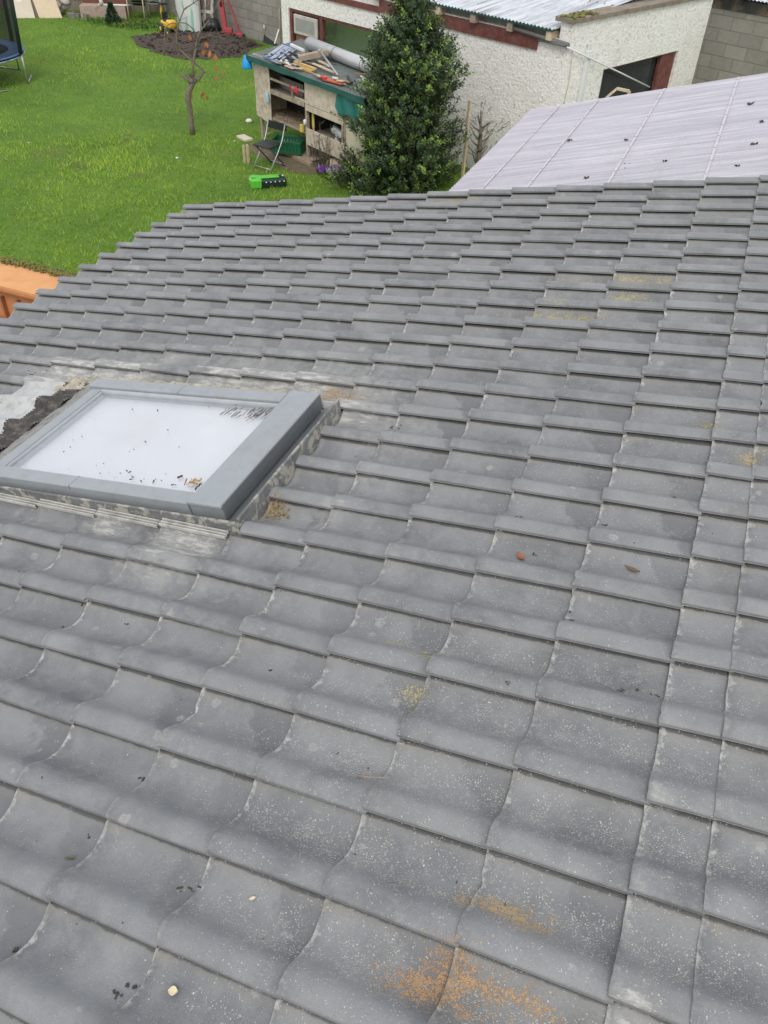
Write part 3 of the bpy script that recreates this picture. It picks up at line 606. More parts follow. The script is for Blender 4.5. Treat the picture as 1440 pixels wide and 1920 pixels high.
for s_ in [.03]+bs+[bs[-1]+.75, bs[-1]+1.5]:
    b = MB().box(PO(s_, (Y0+Y1)/2, -.040), PU*.024, VR*(Y1-Y0)/2, PN*.026); b.build('batten', PALE_T, canopy)
    if s_ < .1: continue
    b = MB().box(PO(s_, (Y0+Y1)/2, .017), PU*.012, VR*((Y1-Y0)/2-.02), PN*.001)
    b.build('cover_strip', pm('dusty_clear_strip', (.56, .53, .57), .6, .12, 12, .1), canopy)
    for k in range(14): MB().lathe(PO(s_, Y0+.2+k*.44, .018), [(.006, 0), (.006, .004), (.003, .005)], 7, PN).build('screw', pm('dark_screw', (.10, .09, .09), .5, .2, 9, 0), canopy)
for y in (Y0+.1, 8.8, Y1-.12):
    b = MB().bar(PO(.04, y, -.10), PO(LS-.05, y, -.10), .045, .09, PN); b.build('rafter', TIMBP, canopy)
    for s_ in (.12, LS-.15):
        p = PO(s_, y, -.146); b = MB().box((p.x, y, (p.z+GZ)/2), (.035, 0, 0), (0, .035, 0), (0, 0, (p.z-GZ)/2-.01)); b.build('post', TIMBP, canopy)
DL = pm('dark_wet_leaf', (.07, .055, .05), .7, .3, 40, .2)
names = [(1408, 197, .08, 'dark wet leaf on the plastic roof near its right edge'), (1428, 231, .08, 'dark crumpled leaf at the right frame edge on the plastic roof'), (1414, 273, .07, 'small dark leaf on the plastic roof, lower right'), (1068, 266, .07, 'dark leaf lying beside a seam of the plastic roof'), (1174, 265, .06, 'small pair of dark leaf bits mid plastic roof'), (1247, 305, .05, 'thin dark leaf near the verge on the plastic roof'), (1100, 336, .05, 'small dark bit next to the tiled verge, left of the others'), (1382, 314, .05, 'dark grit lump low on the plastic roof by the tiles')]
for (x, y, L, lb) in names:
    s_, yy = ps(x, y); b = MB()
    b.grid(lambda a, c: PO(s_+((a-.5)*math.cos(x)-(c-.5)*.5*math.sin(x))*L, yy+((c-.5)*(.45+.3*math.sin(y))*math.sin(math.pi*max(.05, min(.95, a)))+(a-.5)*math.sin(x))*L, .016+.012*math.sin(a*5+x)*math.cos(c*4+y)), 7, 5, PN*.004)
    tag(b.build('fallen_leaf', DL, loc=PO(s_, yy, 0)), lb, 'leaf', 'dark leaves on the plastic roof')

# ================================================================== WHITE SHED
SB = Vector((-3.1, 14.5, GZ)); 
def S(s, h, d=0.): return SB+D*s+D2*d+Z*h          # along the long wall, height, depth into the shed
shed = thing('shed', 'white roughcast shed with dark red window frames and corrugated roof', 'shed', S(2, 0, 2.5))
sR, sL, DP, EH = -1.51, 5.96, 4.25, 2.44
# openings in the long wall
ops = [(2.84, 5.72, .75, 1.89), (1.19, 2.28, .03, 2.05)]
b = MB()
def wbox(s0, s1, h0, h1, d0=0., d1=.22, mb=None, **k): (mb or b).box(S((s0+s1)/2, (h0+h1)/2, (d0+d1)/2), D*abs(s1-s0)/2, Z*(h1-h0)/2, D2*(d1-d0)/2, **k)
wbox(sR, 1.19, 0, EH); wbox(1.19, 2.28, 2.05, EH); wbox(2.28, 2.84, 0, EH); wbox(2.84, 5.72, 0, .75); wbox(2.84, 5.72, 1.89, EH); wbox(5.72, sL, 0, EH)
def ew(t0, t1, h0, h1): b.box(S(sR+.11, (h0+h1)/2, (t0+t1)/2), D*.11, Z*(h1-h0)/2, D2*(t1-t0)/2)
WT0, WT1, WH0, WH1 = 1.14, 3.61, 1.0, 1.89
ew(.22, WT0, 0, 2.70); ew(WT1, DP, 0, 2.70); ew(WT0, WT1, 0, WH0); ew(WT0, WT1, WH1, 2.70)
b.box(S(sR+.11, 2.57, .11), D*.11, Z*.13, D2*.11)
b.box(S(sL-.11, 1.22, DP/2+.11), D*.11, Z*1.22, D2*(DP/2-.11)); b.box(S(2.2, 1.4, DP+.11), D*3.7, Z*1.4, D2*.11)
b.build('wall', ROUGH, shed)
b = MB()     # parapet capping along the end wall
def cap(a, c):
    t = -.06+a*(DP+.25); return S(sR-.05+.36*c, 2.705+.055+.012*noise.noise(Vector((t*6, c*3, 0))), t)
b.grid(cap, 40, 4, -Z*.065, smooth=False); b.build('parapet_cap', pm('mossy_concrete_cap', (.24, .215, .17), .95, .25, 9, .6, dirt=(.20, .09, .06), dscale=4, damt=.7), shed)
b = MB()
for k in range(60): 
    t = -.05+rnd.random()*.7; b.lathe(S(sR-.03+rnd.random()*.25, 2.765, t), [(.03, 0), (.025, .02), (.008, .03)], 6, col=rnd.choice([(.22, .26, .04, 1), (.16, .15, .05, 1), (.30, .30, .07, 1)]))
b.build('moss', SOFT, shed, attr=True)
# main window
fm = MB(); wbox(5.64, 5.72, .75, 1.89, .03, .12, fm); wbox(2.84, 2.90, .75, 1.89, .03, .12, fm); wbox(2.90, 5.64, 1.83, 1.89, .03, .12, fm); wbox(2.90, 5.64, .75, .83, .0, .14, fm); wbox(4.66, 4.74, .83, 1.83, .03, .12, fm)
wf = fm.build('window', REDP, shed)
fm = MB(); wbox(2.90, 4.66, .83, 1.83, .075, .085, fm); fm.build('pane', GLASS, wf)
fm = MB(); wbox(4.80, 5.56, 1.44, 1.80, .0, .05, fm, bev=.01); cs = fm.build('casement', pm('old_white_paint', (.55, .52, .48), .7, .15, 9, .3, dirt=(.3, .25, .22), dscale=8, damt=.5), wf)
fm = MB(); wbox(4.87, 5.49, 1.50, 1.74, -.004, -.001, fm); fm.build('casement_pane', pm('pale_obscured_glass', (.34, .35, .34), .15, .1, 4, 0), wf)
fm = MB(); wbox(4.78, 5.60, .85, 1.42, .09, .10, fm); fm.build('boarded_panel', pm('brown_board', (.30, .16, .10), .8, .2, 7, .2), wf)
# room behind the glass, dark
fm = MB(); wbox(2.5, 5.7, .3, 2.0, .50, .52, fm); fm.build('back_panel', pm('grey_green_room', (.26, .32, .32), .9, .2, 2, 0), shed)
# doorway
fm = MB(); wbox(2.20, 2.28, .03, 2.05, .02, .14, fm); wbox(1.19, 1.27, .03, 2.05, .02, .14, fm); wbox(1.27, 2.20, 1.97, 2.05, .02, .14, fm); df = fm.build('door_frame', REDP, shed)
fm = MB(); wbox(1.28, 2.19, .04, 1.96, .09, .13, fm); fm.build('door', pm('dark_green_door', (.06, .085, .07), .6, .2, 5, .2), df)
# end wall window: open, with dark red reveal
fm = MB(); E = lambda s, h, t: S(s, h, t)
for (t0, t1, h0, h1) in [(WT0, WT0+.06, WH0, WH1), (WT0+.06, WT1-.5, WH1-.05, WH1), (WT0+.06, WT1-.5, WH0, WH0+.06)]:
    fm.box(E(sR+.12, (h0+h1)/2, (t0+t1)/2), D*.04, Z*(h1-h0)/2, D2*(t1-t0)/2)
fm.box(E(sR+.08, (WH0+WH1)/2, WT1-.26), D*.03, Z*(WH1-WH0)/2, D2*.25); ef_ = fm.build('window', REDP, shed)
fm = MB(); fm.box(E(sR+.14, (WH0+WH1)/2, (WT0+WT1)/2-.2), D*.004, Z*.38, D2*.95); fm.build('pane', pm('dark_glass', (.03, .035, .038), .12, .3, 2, 0), ef_)
# eaves: red fascia, rafter ends, gutter edge
fm = MB(); wbox(sR+.62, 2.9, 2.22, 2.42, -.035, -.003, fm); wbox(2.9, sL, 2.20, 2.30, -.035, -.003, fm); fm.build('fascia', REDP, shed)
ROOFN = lambda s, d: 2.60+.105*d
for k in range(9):
    s_ = sR+.35+k*.82
    fm = MB(); fm.box(S(s_, 2.48+.0, -.02), D*.055, Z*.065, D2*.10); fm.build('rafter_end', TIMB if k % 3 else TIMBP, shed)
fm = MB(); wbox(sR+.2, sL, 2.423, 2.53, .05, .09, fm); fm.build('eaves_board', pm('grey_old_board', (.26, .24, .21), .9, .3, 8, .4), shed)
fm = MB(); fm.tube([S(sR-.02, 2.40, -.05), S(sR+.5, 2.43, -.07), S(sR+1.25, 2.47, -.06)], .035, 8); fm.tube([S(sR+.02, 2.39, -.09), S(sR+.6, 2.38, -.05)], .022, 6); fm.build('broken_gutter', pm('grey_gutter', (.16, .155, .15), .7, .3, 7, .3), shed)
fm = MB(); rl = sL-sR-.2; ncor = int(rl/.076*8)
fm.grid(lambda a, c: S(sR+.23+c*(rl+.2), ROOFN(0, -.14+a*4.4)+.011*math.sin(c*(rl+.2)*2*math.pi/.076), -.14+a*4.4), 6, ncor)
ro = fm.build('roof', METAL, shed)
me = ro.data; uv = me.uv_layers.new(name='wall')
for p in me.polygons:
    for li in p.loop_indices: vv = me.vertices[me.loops[li].vertex_index].co; uv.data[li].uv = (vv.dot(D), vv.dot(D2))
fm = MB(); fm.grid(lambda a, c: S(sR+.23+c*(rl+.2), ROOFN(0, -.14)+.011*math.sin(c*(rl+.2)*2*math.pi/.076)-.004-a*.03, -.1405), 1, ncor, D2*.004); fm.build('roof_edge', pm('teal_painted_edge', (.02, .085, .08), .6, .2, 9, .2), shed)
fm = MB()
for dd in (1.5, 2.9):
    for k in range(0, int(rl/.152)): fm.lathe(S(sR+.3+k*.152, ROOFN(0, dd)+.010, dd), [(.012, 0), (.012, .008), (.003, .012)], 6)
tag(fm.build('roof_screws', pm('dark_screw', (.1, .09, .09)), shed), kind='stuff')
# downpipe and cable on the end wall
fm = MB(); fm.box(S(sR-.035, 1.13, .53), D*.033, Z*1.13, D2*.05, bev=.008); fm.box(S(sR-.035, 2.30, .53), D*.02, Z*.06, D2*.03); fm.build('downpipe', WHITEP, shed)
fm = MB(); fm.tube([S(sR-.03, 2.38, -.10), S(sR-.10, 2.12, .62), S(sR-.10, 1.80, 1.55), S(sR-.06, 1.40, 2.72)], .014, 6); fm.build('cable', WHITEP, shed)
fm = MB(); fm.tube([S(sR-.012, 2.30, .10), S(sR-.012, 1.9, .14), S(sR-.012, 1.5, .10), S(sR-.02, 1.2, .35)], .008, 6); fm.build('cable', pm('yellowed_cable', (.55, .52, .42)), shed)

# stake, panel and block walls
sb = gp(866, 346); st = vp(881, 188, sb); b = MB(); b.bar(sb, st, .06, .04, D2, bev=.006); tag(b.build('timber_stake', TIMBP, loc=sb), 'tall weathered timber stake in front of the white shed wall', 'stake')
# concrete block garden wall behind soil bed
bw0 = gp(493, 80)+D2*.05; 
def wall_obj(name, P, dirv, L, H, T, mat, label, cap_=False):
    dirv = Vector(dirv).normalized(); nrm = Vector((dirv.y, -dirv.x, 0)); nrm = nrm if nrm.y > 0 else -nrm
    b = MB().box(P+dirv*L/2+nrm*T/2+Z*H/2, dirv*L/2, nrm*T/2, Z*H/2)
    if cap_: b.box(P+dirv*L/2+nrm*T/2+Z*(H+.03), dirv*(L/2+.02), nrm*(T/2+.03), Z*.03)
    o = b.build(name, mat, loc=P); wall_uv(o, dirv); tag(o, label, 'wall'); return o
wall_obj('block_wall', bw0-D*3.2, D, 8.3, 2.1, .2, BLOCK, 'bare concrete block garden wall between the soil bed and white shed')
A1 = bw0+D*5.1; A2 = Vector((-23.5, 20.3, GZ))
wall_obj('rear_wall', A1+Vector((-.05, -.02, 0)), A2-A1, (A2-A1).length, 1.9, .2, pm('brownish_render', (.27, .23, .19), .9, .25, 2.5, .4, dirt=(.38, .33, .28), dscale=1.4, damt=.6), 'brownish rendered rear garden wall behind the clutter')
# outbuilding of concrete blocks, right
ob0 = hit(1268, 155, SB+D*sR+D2*(DP+.2), D2); ob0 = SB+D*(sR+.3)+D2*(DP+.9); OD = -D
outb = thing('outbuilding', 'unpainted concrete block outbuilding behind the shed, upper right', 'outbuilding', ob0)
b = MB().box(ob0+OD*3.2+D2*1.6+Z*1.20, OD*3.6, D2*1.6, Z*1.20); o = b.build('wall', BLOCK, outb); wall_uv(o, OD)
b = MB().box(ob0+OD*3.2+D2*1.6+Z*2.50, OD*3.62, D2*1.62, Z*.095); b.build('eaves_band', pm('stained_black_band', (.075, .07, .068), .9, .5, 3, .5, dirt=(.34, .22, .15), dscale=2, damt=.9), outb)
b = MB(); b.grid(lambda a, c: ob0+OD*(-.5+c*7.4)+D2*(-.22+a*3.6)+Z*(2.66+.25*a+.011*math.sin(c*7.4*2*math.pi/.076)), 4, 780, -Z*.004); o = b.build('roof', METAL, outb)
uv = o.data.uv_layers.new(name='wall')
for p in o.data.polygons:
    for li in p.loop_indices: vv = o.data.vertices[o.data.loops[li].vertex_index].co; uv.data[li].uv = (vv.dot(D), vv.dot(D2))
# little timber frame on the canopy edge
p0 = PO(ps(1140, 180)[0], 11.95, .02); b = MB(); q0 = hit(1138, 182, p0, (0, 1, 0)); q1 = hit(1157, 166, p0, (0, 1, 0)); q2 = hit(1180, 171, p0, (0, 1, 0))
b.bar(q0, q1, .05, .03); b.bar(q1, q2, .05, .03); b.bar(q2+Vector((0, .01, -.30)), q2, .04, .03); b.bar(q0+Vector((0, .01, -.2)), q0, .04, .03)
tag(b.build('timber_bracket', TIMBP, loc=q0), 'small bent pale timber bracket at the plastic roof edge by the window', 'bracket')

# ================================================================== ORANGE GARDEN WALL, LEFT
OW = thing('orange_wall', 'peach painted garden wall with mossy top beside the tiled eaves', 'wall', (-5, 4.9, GZ))
hz_ = 1.5
b = MB(); 
b.grid(lambda a, c: (-9+a*6.2, 4.70+.46*c, GZ+hz_+.02*c+.004*noise.noise(Vector((a*40, c*4, 0)))), 40, 4, (0, 0, -.035)); b.build('coping', ORANGE, OW)
b = MB().box((-5.9, 4.93, GZ+.731), (3.1, 0, 0), (0, .12, 0), (0, 0, .731)); b.build('wall_face', ORANGE2, OW)
b = MB().box((-5.9, 4.79, GZ+1.40), (3.1, 0, 0), (0, .02, 0), (0, 0, .012), bev=.005); b.box((-5.9, 4.685, GZ+1.46), (3.1, 0, 0), (0, .014, 0), (0, 0, .012), bev=.005); b.build('trim', ORANGE3, OW)
for k in range(29):
    b = MB().box((-8.83+k*.205, 4.785, GZ+.66), (.013, 0, 0), (0, .024, 0), (0, 0, .66)); b.build('rib', ORANGE3, OW)
b = MB().box((-5.9, 4.753, GZ+1.05), (3.1, 0, 0), (0, .007, 0), (0, 0, .03)); b.build('rail', ORANGE3, OW)
b = MB(); rs = random.Random(21)
for k in range(4200):
    x = -9+rs.random()*6.1; t = rs.random(); y = 5.135+rs.gauss(0, .030); r_ = rs.uniform(.006, .017)
    b.lathe((x, y, GZ+hz_+.018+.02*rs.random()), [(r_, 0), (r_*.9, r_*.5), (r_*.3, r_*1.0)], 5, Vector((rs.gauss(0, .4), rs.gauss(0, .4), 1)), col=rs.choice([(.28, .23, .035, 1), (.34, .27, .05, 1), (.13, .13, .03, 1), (.24, .22, .08, 1), (.30, .30, .10, 1)]))
tag(b.build('moss', SOFT, OW, attr=True), kind='stuff')

# ================================================================== HOLLY TREE
rt = random.Random(31); HB = gp(752, 350)+Vector((.0, -.02, 0)); HB.z = GZ
def clump_tree(name, base, prof_, nsprig, leafL, label, cat, cols, trunkm, lean=(0, 0), leafn=13, trunk_h=None, tipsb=.3, top=None):
    T = thing(name, label, cat, base); b = MB(); top = top or prof_[-1][0]
    hs = [p[0] for p in prof_]; rr = [p[1] for p in prof_]
    def rad(h): return float(np.interp(h, hs, rr))
    for k in range(nsprig):
        while True:
            h = rt.uniform(hs[0], top)
            if rt.random() < (rad(h)/max(rr))**1.3+.05: break
        a = rt.uniform(0, 6.283); rfull = rad(h)*(1+.6*noise.noise(Vector((math.cos(a)*1.6, math.sin(a)*1.6, h*2.2)))+.5*noise.noise(Vector((math.cos(a)*5, math.sin(a)*5, h*5))))
        r = rfull*rt.random()**.38; lx = lean[0]*h; ly = lean[1]*h
        p = Vector((base[0]+lx+math.cos(a)*r, base[1]+ly+math.sin(a)*r, base[2]+h))
        d = Vector((math.cos(a)*.75, math.sin(a)*.75, .75+rt.gauss(0, .25))).normalized(); d = (d+Vector((rt.gauss(0, .3), rt.gauss(0, .3), rt.gauss(0, .2)))).normalized()
        L = rt.uniform(.10, .22)*(leafL/.045); x = d.orthogonal().normalized(); y = d.cross(x)
        outer = r/max(rfull, .01); tip = rt.random() < tipsb and outer > .7
        c0_ = cols[1] if tip else cols[0]; kk = rt.uniform(.55, 1.25)
        b.tube([p-d*L*.4, p+d*L], [.004, .002], 3, mi=0, col=(.07, .055, .035, 1), cap=False)
        for q in range(leafn):
            t = (q+rt.random())/leafn; ph = q*2.4+rt.random(); o_ = p+d*L*t
            ld = (x*math.cos(ph)+y*math.sin(ph)+d*rt.uniform(.3, 1.1)).normalized(); s_ = ld.cross(d+Vector((.01, .02, .03))).normalized(); up = s_.cross(ld)
            LL = leafL*rt.uniform(.7, 1.25); ww = LL*rt.uniform(.2, .28); f = kk*rt.uniform(.8, 1.25)
            col = (c0_[0]*f, c0_[1]*f, c0_[2]*f, 1)
            b.add([o_, o_+ld*LL*.5+s_*ww+up*ww*.35, o_+ld*LL, o_+ld*LL*.5-s_*ww+up*ww*.35, o_+ld*LL*.5], [(0, 4, 1), (4, 2, 1), (0, 3, 4), (4, 3, 2)], False, 0, col)
    b.build('crown', HOLLY, T, attr=True)
    if trunkm:
        th_ = trunk_h or top*.93; t = MB(); bx = Vector(base)
        t.tube([bx+Vector((lean[0]*h+.03*math.sin(h*3), lean[1]*h+.03*math.cos(h*2), h)) for h in np.linspace(-.05, th_, 9)], list(np.linspace(.07, .012, 9)), 8)
        for k in range(16):
            h = .25+k*(th_-.4)/16; a = k*2.4; L = rad(h)*.75; p = bx+Vector((lean[0]*h, lean[1]*h, h))
            t.tube([p, p+Vector((math.cos(a)*L*.5, math.sin(a)*L*.5, L*.3)), p+Vector((math.cos(a)*L, math.sin(a)*L, L*.8))], [.022, .014, .005], 5)
        t.build('trunk', trunkm, T)
    return T
HC = [(.056, .10, .038), (.21, .33, .06)]
clump_tree('holly_tree', HB, [(0, .78), (.3, .90), (.8, .76), (1.2, .62), (1.6, .66), (2.0, .72), (2.25, .60), (2.45, .40), (2.7, .26), (2.9, .20), (3.2, .12)], 3900, .058, 'dark green glossy leaved holly tree in front of the white shed', 'tree', HC, BARK, lean=(.02, .0))
pb = gp(890, 338); pb.z = GZ
clump_tree('small_shrub', pb, [(.1, .25), (.6, .32), (1.0, .28), (1.3, .1)], 46, .034, 'sparse leafy shrub growing around the timber stake', 'shrub', [(.07, .09, .035), (.13, .16, .05)], BARK, leafn=8)
# conifer seedling by the rear wall
cb = gp(213, 46)
T = thing('young_conifer', 'small dark green conifer at the far edge of the lawn', 'conifer', cb); b = MB()
for k in range(900):
    h = rt.random(); a = rt.uniform(0, 6.28); r = (.24*(1-h)+.03)*rt.random()**.4; p = cb+Vector((math.cos(a)*r, math.sin(a)*r, h*.55)); d = Vector((math.cos(a), math.sin(a), 1.3)).normalized()*.06; s_ = d.orthogonal().normalized()*.012
    f = rt.uniform(.6, 1.3); b.add([p-s_, p+s_, p+d], [(0, 1, 2)], False, 0, (.022*f, .065*f, .03*f, 1))
b.build('foliage', HOLLY, T, attr=True); MB().tube([cb, cb+Z*.5], [.02, .006], 6).build('trunk', BARK, T)
# weeds along the rear edge
b = MB()
for k in range(1500):
    t = rt.random(); p = gp(180, 40).lerp(gp(300, 52), t)+Vector((rt.gauss(0, .25), rt.gauss(0, .25), 0)); h = rt.uniform(.03, .09); s_ = Vector((rt.gauss(0, 1), rt.gauss(0, 1), 0)).normalized()*rt.uniform(.01, .03); d = Vector((rt.gauss(0, .06), rt.gauss(0, .06), h)); f = rt.uniform(.6, 1.4)
    b.add([p-s_*.4, p+s_*.4, p+d+s_, p+d*1.3, p+d-s_], [(0, 1, 2, 3, 4)], False, 0, (.12*f, .22*f, .04*f, 1))
tag(b.build('weeds', SOFT, attr=True), 'low leafy weeds growing along the far edge of the lawn', 'weeds', kind='stuff')

# ================================================================== BARE TREE
TB = gp(361, 252)
bt = thing('bare_tree', 'small bare crooked tree with a few orange leaves on the lawn', 'tree', TB)
def tp(x, y, dy=0.): return vp(x, y, TB, dy)
tr = [tp(361, 254), tp(359, 232), tp(357, 210), tp(353, 190), tp(353, 172), tp(360, 158), tp(362, 146)]
b = MB(); b.tube(tr, [.064, .052, .050, .058, .066, .056, .066], 10); b.tube([tr[5], tp(352, 150), tp(342, 142), tp(340, 140)], [.05, .035, .026, .022], 7)
for k in range(14):
    a = rt.uniform(0, 6.28); b.tube([tp(360, 150), tp(360+rt.gauss(0, 9), 150+rt.gauss(-6, 6), rt.gauss(0, .1)), tp(360+rt.gauss(0, 16), 142+rt.gauss(-4, 8), rt.gauss(0, .15))], [.012, .007, .003], 5)
b.build('trunk', BARK, bt)
brs = [([(362, 148), (372, 150), (382, 134), (380, 130), (366, 118), (352, 108), (338, 94), (331, 84), (331, 62), (336, 40), (345, 18), (362, 6), (384, -8)], .034),
       ([(362, 148), (361, 128), (364, 108), (368, 88), (369, 72), (376, 58), (392, 38), (402, 20), (415, -4)], .030),
       ([(369, 72), (362, 54), (350, 44), (338, 42), (320, 44), (309, 52), (308, 80), (316, 84), (326, 80)], .016),
       ([(366, 92), (376, 72), (392, 66), (412, 70), (425, 74)], .012), ([(392, 38), (384, 52), (380, 34), (384, 16), (391, 8), (391, -8)], .016),
       ([(336, 40), (330, 18), (322, 20), (312, 30)], .008), ([(368, 84), (378, 88), (386, 96)], .008), ([(331, 62), (322, 50), (326, 34)], .007), ([(402, 20), (396, 2), (400, -10)], .010), ([(345, 18), (338, 2)], .008), ([(384, 134), (370, 150), (366, 158)], .020)]
for n_, (pp, r0) in enumerate(brs):
    dy = [.0, .0, -.25, -.3, .3, -.2, .2, .3, .2, -.1, .05][n_]; N_ = len(pp)
    b = MB().tube([tp(x, y, dy*k/max(1, N_-1)) for k, (x, y) in enumerate(pp)], [.85*r0*(1-.72*k/(N_-1)) for k in range(N_)], 7); b.build('branch', BARK, bt)
for k in range(34):
    pp, r0 = brs[rt.choice([0, 0, 1, 1, 2, 3, 4])]; i_ = rt.randrange(len(pp)//2, len(pp)-1); x, y = pp[i_]; dx, dy2 = rt.gauss(0, 9), rt.gauss(-10, 7)
    MB().tube([tp(x, y, 0), tp(x+dx*.5, y+dy2*.6, rt.gauss(0, .1)), tp(x+dx, y+dy2, rt.gauss(0, .15))], [.006, .004, .002], 4).build('twig', BARK, bt)
OL = pm('orange_leaf', (.42, .16, .05), .6, .3, 30, .1)
for (x, y, n_) in [(386, 78, 3), (384, 92, 3), (393, 95, 2), (404, 103, 2), (402, 126, 1), (412, 128, 1), (380, 172, 3), (385, 178, 2), (357, 174, 3), (355, 62, 2), (350, 66, 1), (408, 140, 1)]:
    for k in range(n_):
        b = MB(); p = tp(x+rt.gauss(0, 2), y+rt.gauss(0, 3), rt.gauss(0, .1)); s_ = Vector((rt.gauss(0, 1), rt.gauss(0, .5), 0)).normalized()*.034; d = Vector((rt.gauss(0, .03), rt.gauss(0, .02), -.12))
        b.add([p, p+d*.5+s_, p+d, p+d*.5-s_], [(0, 1, 2, 3)]); b.build('leaf', OL, bt)

# ================================================================== HUTCH
HL, HR = gp(490, 260), gp(648, 334); HD = (HL-HR).normalized(); HN = Vector((HD.y, -HD.x, 0)); HN = HN if HN.y > 0 else -HN; HLn = (HL-HR).length
def Hh(s, h, d=0.): return HR+HD*s+HN*d+Z*h        # s from the right post towards the left
print('hutch length', HLn)
hut = thing('rabbit_hutch', 'tall ramshackle wooden hutch with dark green felt roof beside the holly', 'hutch', Hh(HLn/2, 0, .5))
def hb_(name, s0, s1, h0, h1, d0, d1, mat, bev=.004, par=hut, skew=0):
    b = MB().box(Hh((s0+s1)/2, (h0+h1)/2, (d0+d1)/2), HD*(s1-s0)/2, Z*(h1-h0)/2, HN*(d1-d0)/2, bev=bev); return b.build(name, mat, par)
L_ = HLn; SX = -.55; MID = L_*.43; DPH = 1.0
for s_ in (.03, MID, L_-.03): hb_('post', s_-.03, s_+.03, 0, 1.50, .0, .06, TIMB)
for s_ in (SX+.03, MID, L_-.03): hb_('post', s_-.03, s_+.03, 0, 1.52, DPH-.06, DPH, TIMB)
hb_('back_board', SX, L_, .45, 1.50, DPH+.001, DPH+.02, SHADEIN); hb_('side_board', L_-.0, L_+.015, .45, 1.50, .05, DPH, OSB); hb_('side_board', SX-.015, SX, .45, 1.50, .05, DPH, TIMB)
hb_('floor_board', SX, L_-.06, .47, .50, .0, DPH, TIMB); hb_('shelf', MID, L_-.06, .96, .99, .0, DPH, TIMB); hb_('shelf', SX, MID, .90, .93, .02, DPH, TIMB)
hb_('inner_shade_sheet', SX+.06, L_-.06, .50, 1.46, .62, .64, SHADEIN); hb_('added_shade_board', SX, L_, 1.48, 1.50, .065, DPH, SHADEIN); hb_('divider', MID-.01, MID+.01, .50, 1.48, .07, DPH, SHADEIN)  # inner sheet and ceiling added, divider blackened, to paint shade into the bays
# left chipboard panel hanging in front
b = MB(); b.grid(lambda a, c: Hh(L_+.06-.52*a, .44+1.10*c-.06*a*(1-c), -.03+.012*noise.noise(Vector((a*3, c*5, 0)))), 10, 16, HN*.014); b.build('chipboard_panel', OSB, hut)
# upper open bay with crossbar, rail, dark back
hb_('rail', MID+.03, L_-.40, 1.18, 1.22, -.01, .02, TIMB); hb_('rail', MID+.03, L_-.06, .94, 1.02, -.02, .0, TIMB); hb_('upright', MID+.38, MID+.42, .98, 1.20, -.02, .0, TIMB)
hb_('grey_panel', MID+.42, L_-.42, 1.0, 1.20, .25, .27, pm('grey_panel', (.22, .21, .20), .7, .2, 4, .2)); hb_('grey_panel', MID+.04, MID+.38, 1.0, 1.15, .3, .32, pm('dark_grey_panel', (.10, .10, .105), .7, .2, 4, .2)); hb_('brown_board', MID+.05, MID+.40, .99, 1.05, .02, .04, OSB)
# right upper door (pale boards) and bottom slatted panel
PALEB = pm('pale_scratched_ply', (.62, .54, .45), .85, .14, 12, .4, dirt=(.36, .28, .2), dscale=14, damt=.7)
hb_('ply_door', .04, MID-.02, 1.02, 1.47, -.03, -.012, PALEB); hb_('board', .04, MID-.02, .90, 1.01, -.025, -.008, pm('grey_wood_board', (.56, .48, .39), .85, .2, 10, .4)); 
hb_('lower_board', .03, MID-.02, .30, .60, -.025, -.008, pm('grey_wood_board', (.42, .35, .28))); hb_('mesh_frame', .05, .10, .60, .90, -.02, 0, TIMB)
hb_('right_board', SX, -.02, .42, 1.15, -.01, .01, pm('cream_painted_board', (.60, .56, .42), .7, .08, 5, .2)); hb_('right_board_top', SX, -.02, 1.152, 1.46, .0, .02, TIMB)
hb_('yellow_board', MID-.16, MID-.10, .56, .92, .06, .08, pm('yellow_strip', (.62, .50, .12), .6, .2, 7, .1)); hb_('ledge', SX-.05, 0, .37, .41, -.10, .1, TIMB)
# green tarp over right corner
b = MB(); b.grid(lambda a, c: Hh(-.60+.78*a, 1.50-(.40+.03*math.sin(a*9)-.12*max(0, a-.85)*6)*c, -.055-.03*c+.015*math.sin(a*14+c*3)), 24, 8, HN*.004); b.build('tarpaulin', TEALT, hut)
# roof
b = MB(); rh = lambda d: 1.53+.10*d
b.grid(lambda a, c: Hh(SX-.12+(L_+.24-SX)*a, rh(-.14+c*1.3)+.012*noise.noise(Vector((a*9, c*3, 0)))-.012*(c < .02)*math.sin(a*20), -.14+c*1.3), 40, 8, -Z*.02); rfo = b.build('roof', pm('grey_felt', (.13, .15, .14), .9, .25, 8, .4), hut)
b = MB(); b.grid(lambda a, c: Hh(SX-.12+(L_+.25-SX)*a, 1.515-(.09+.02*noise.noise(Vector((a*8, 0, 0))))*c, -.145-.006*math.sin(a*30)*c), 50, 3, HN*.006); b.build('felt_edge', GREENF, hut)
b = MB(); b.grid(lambda a, c: Hh(L_+.125, 1.515-.09*c+.1*a, -.14+1.3*a), 10, 2, HD*.006); b.build('felt_edge', GREENF, hut)
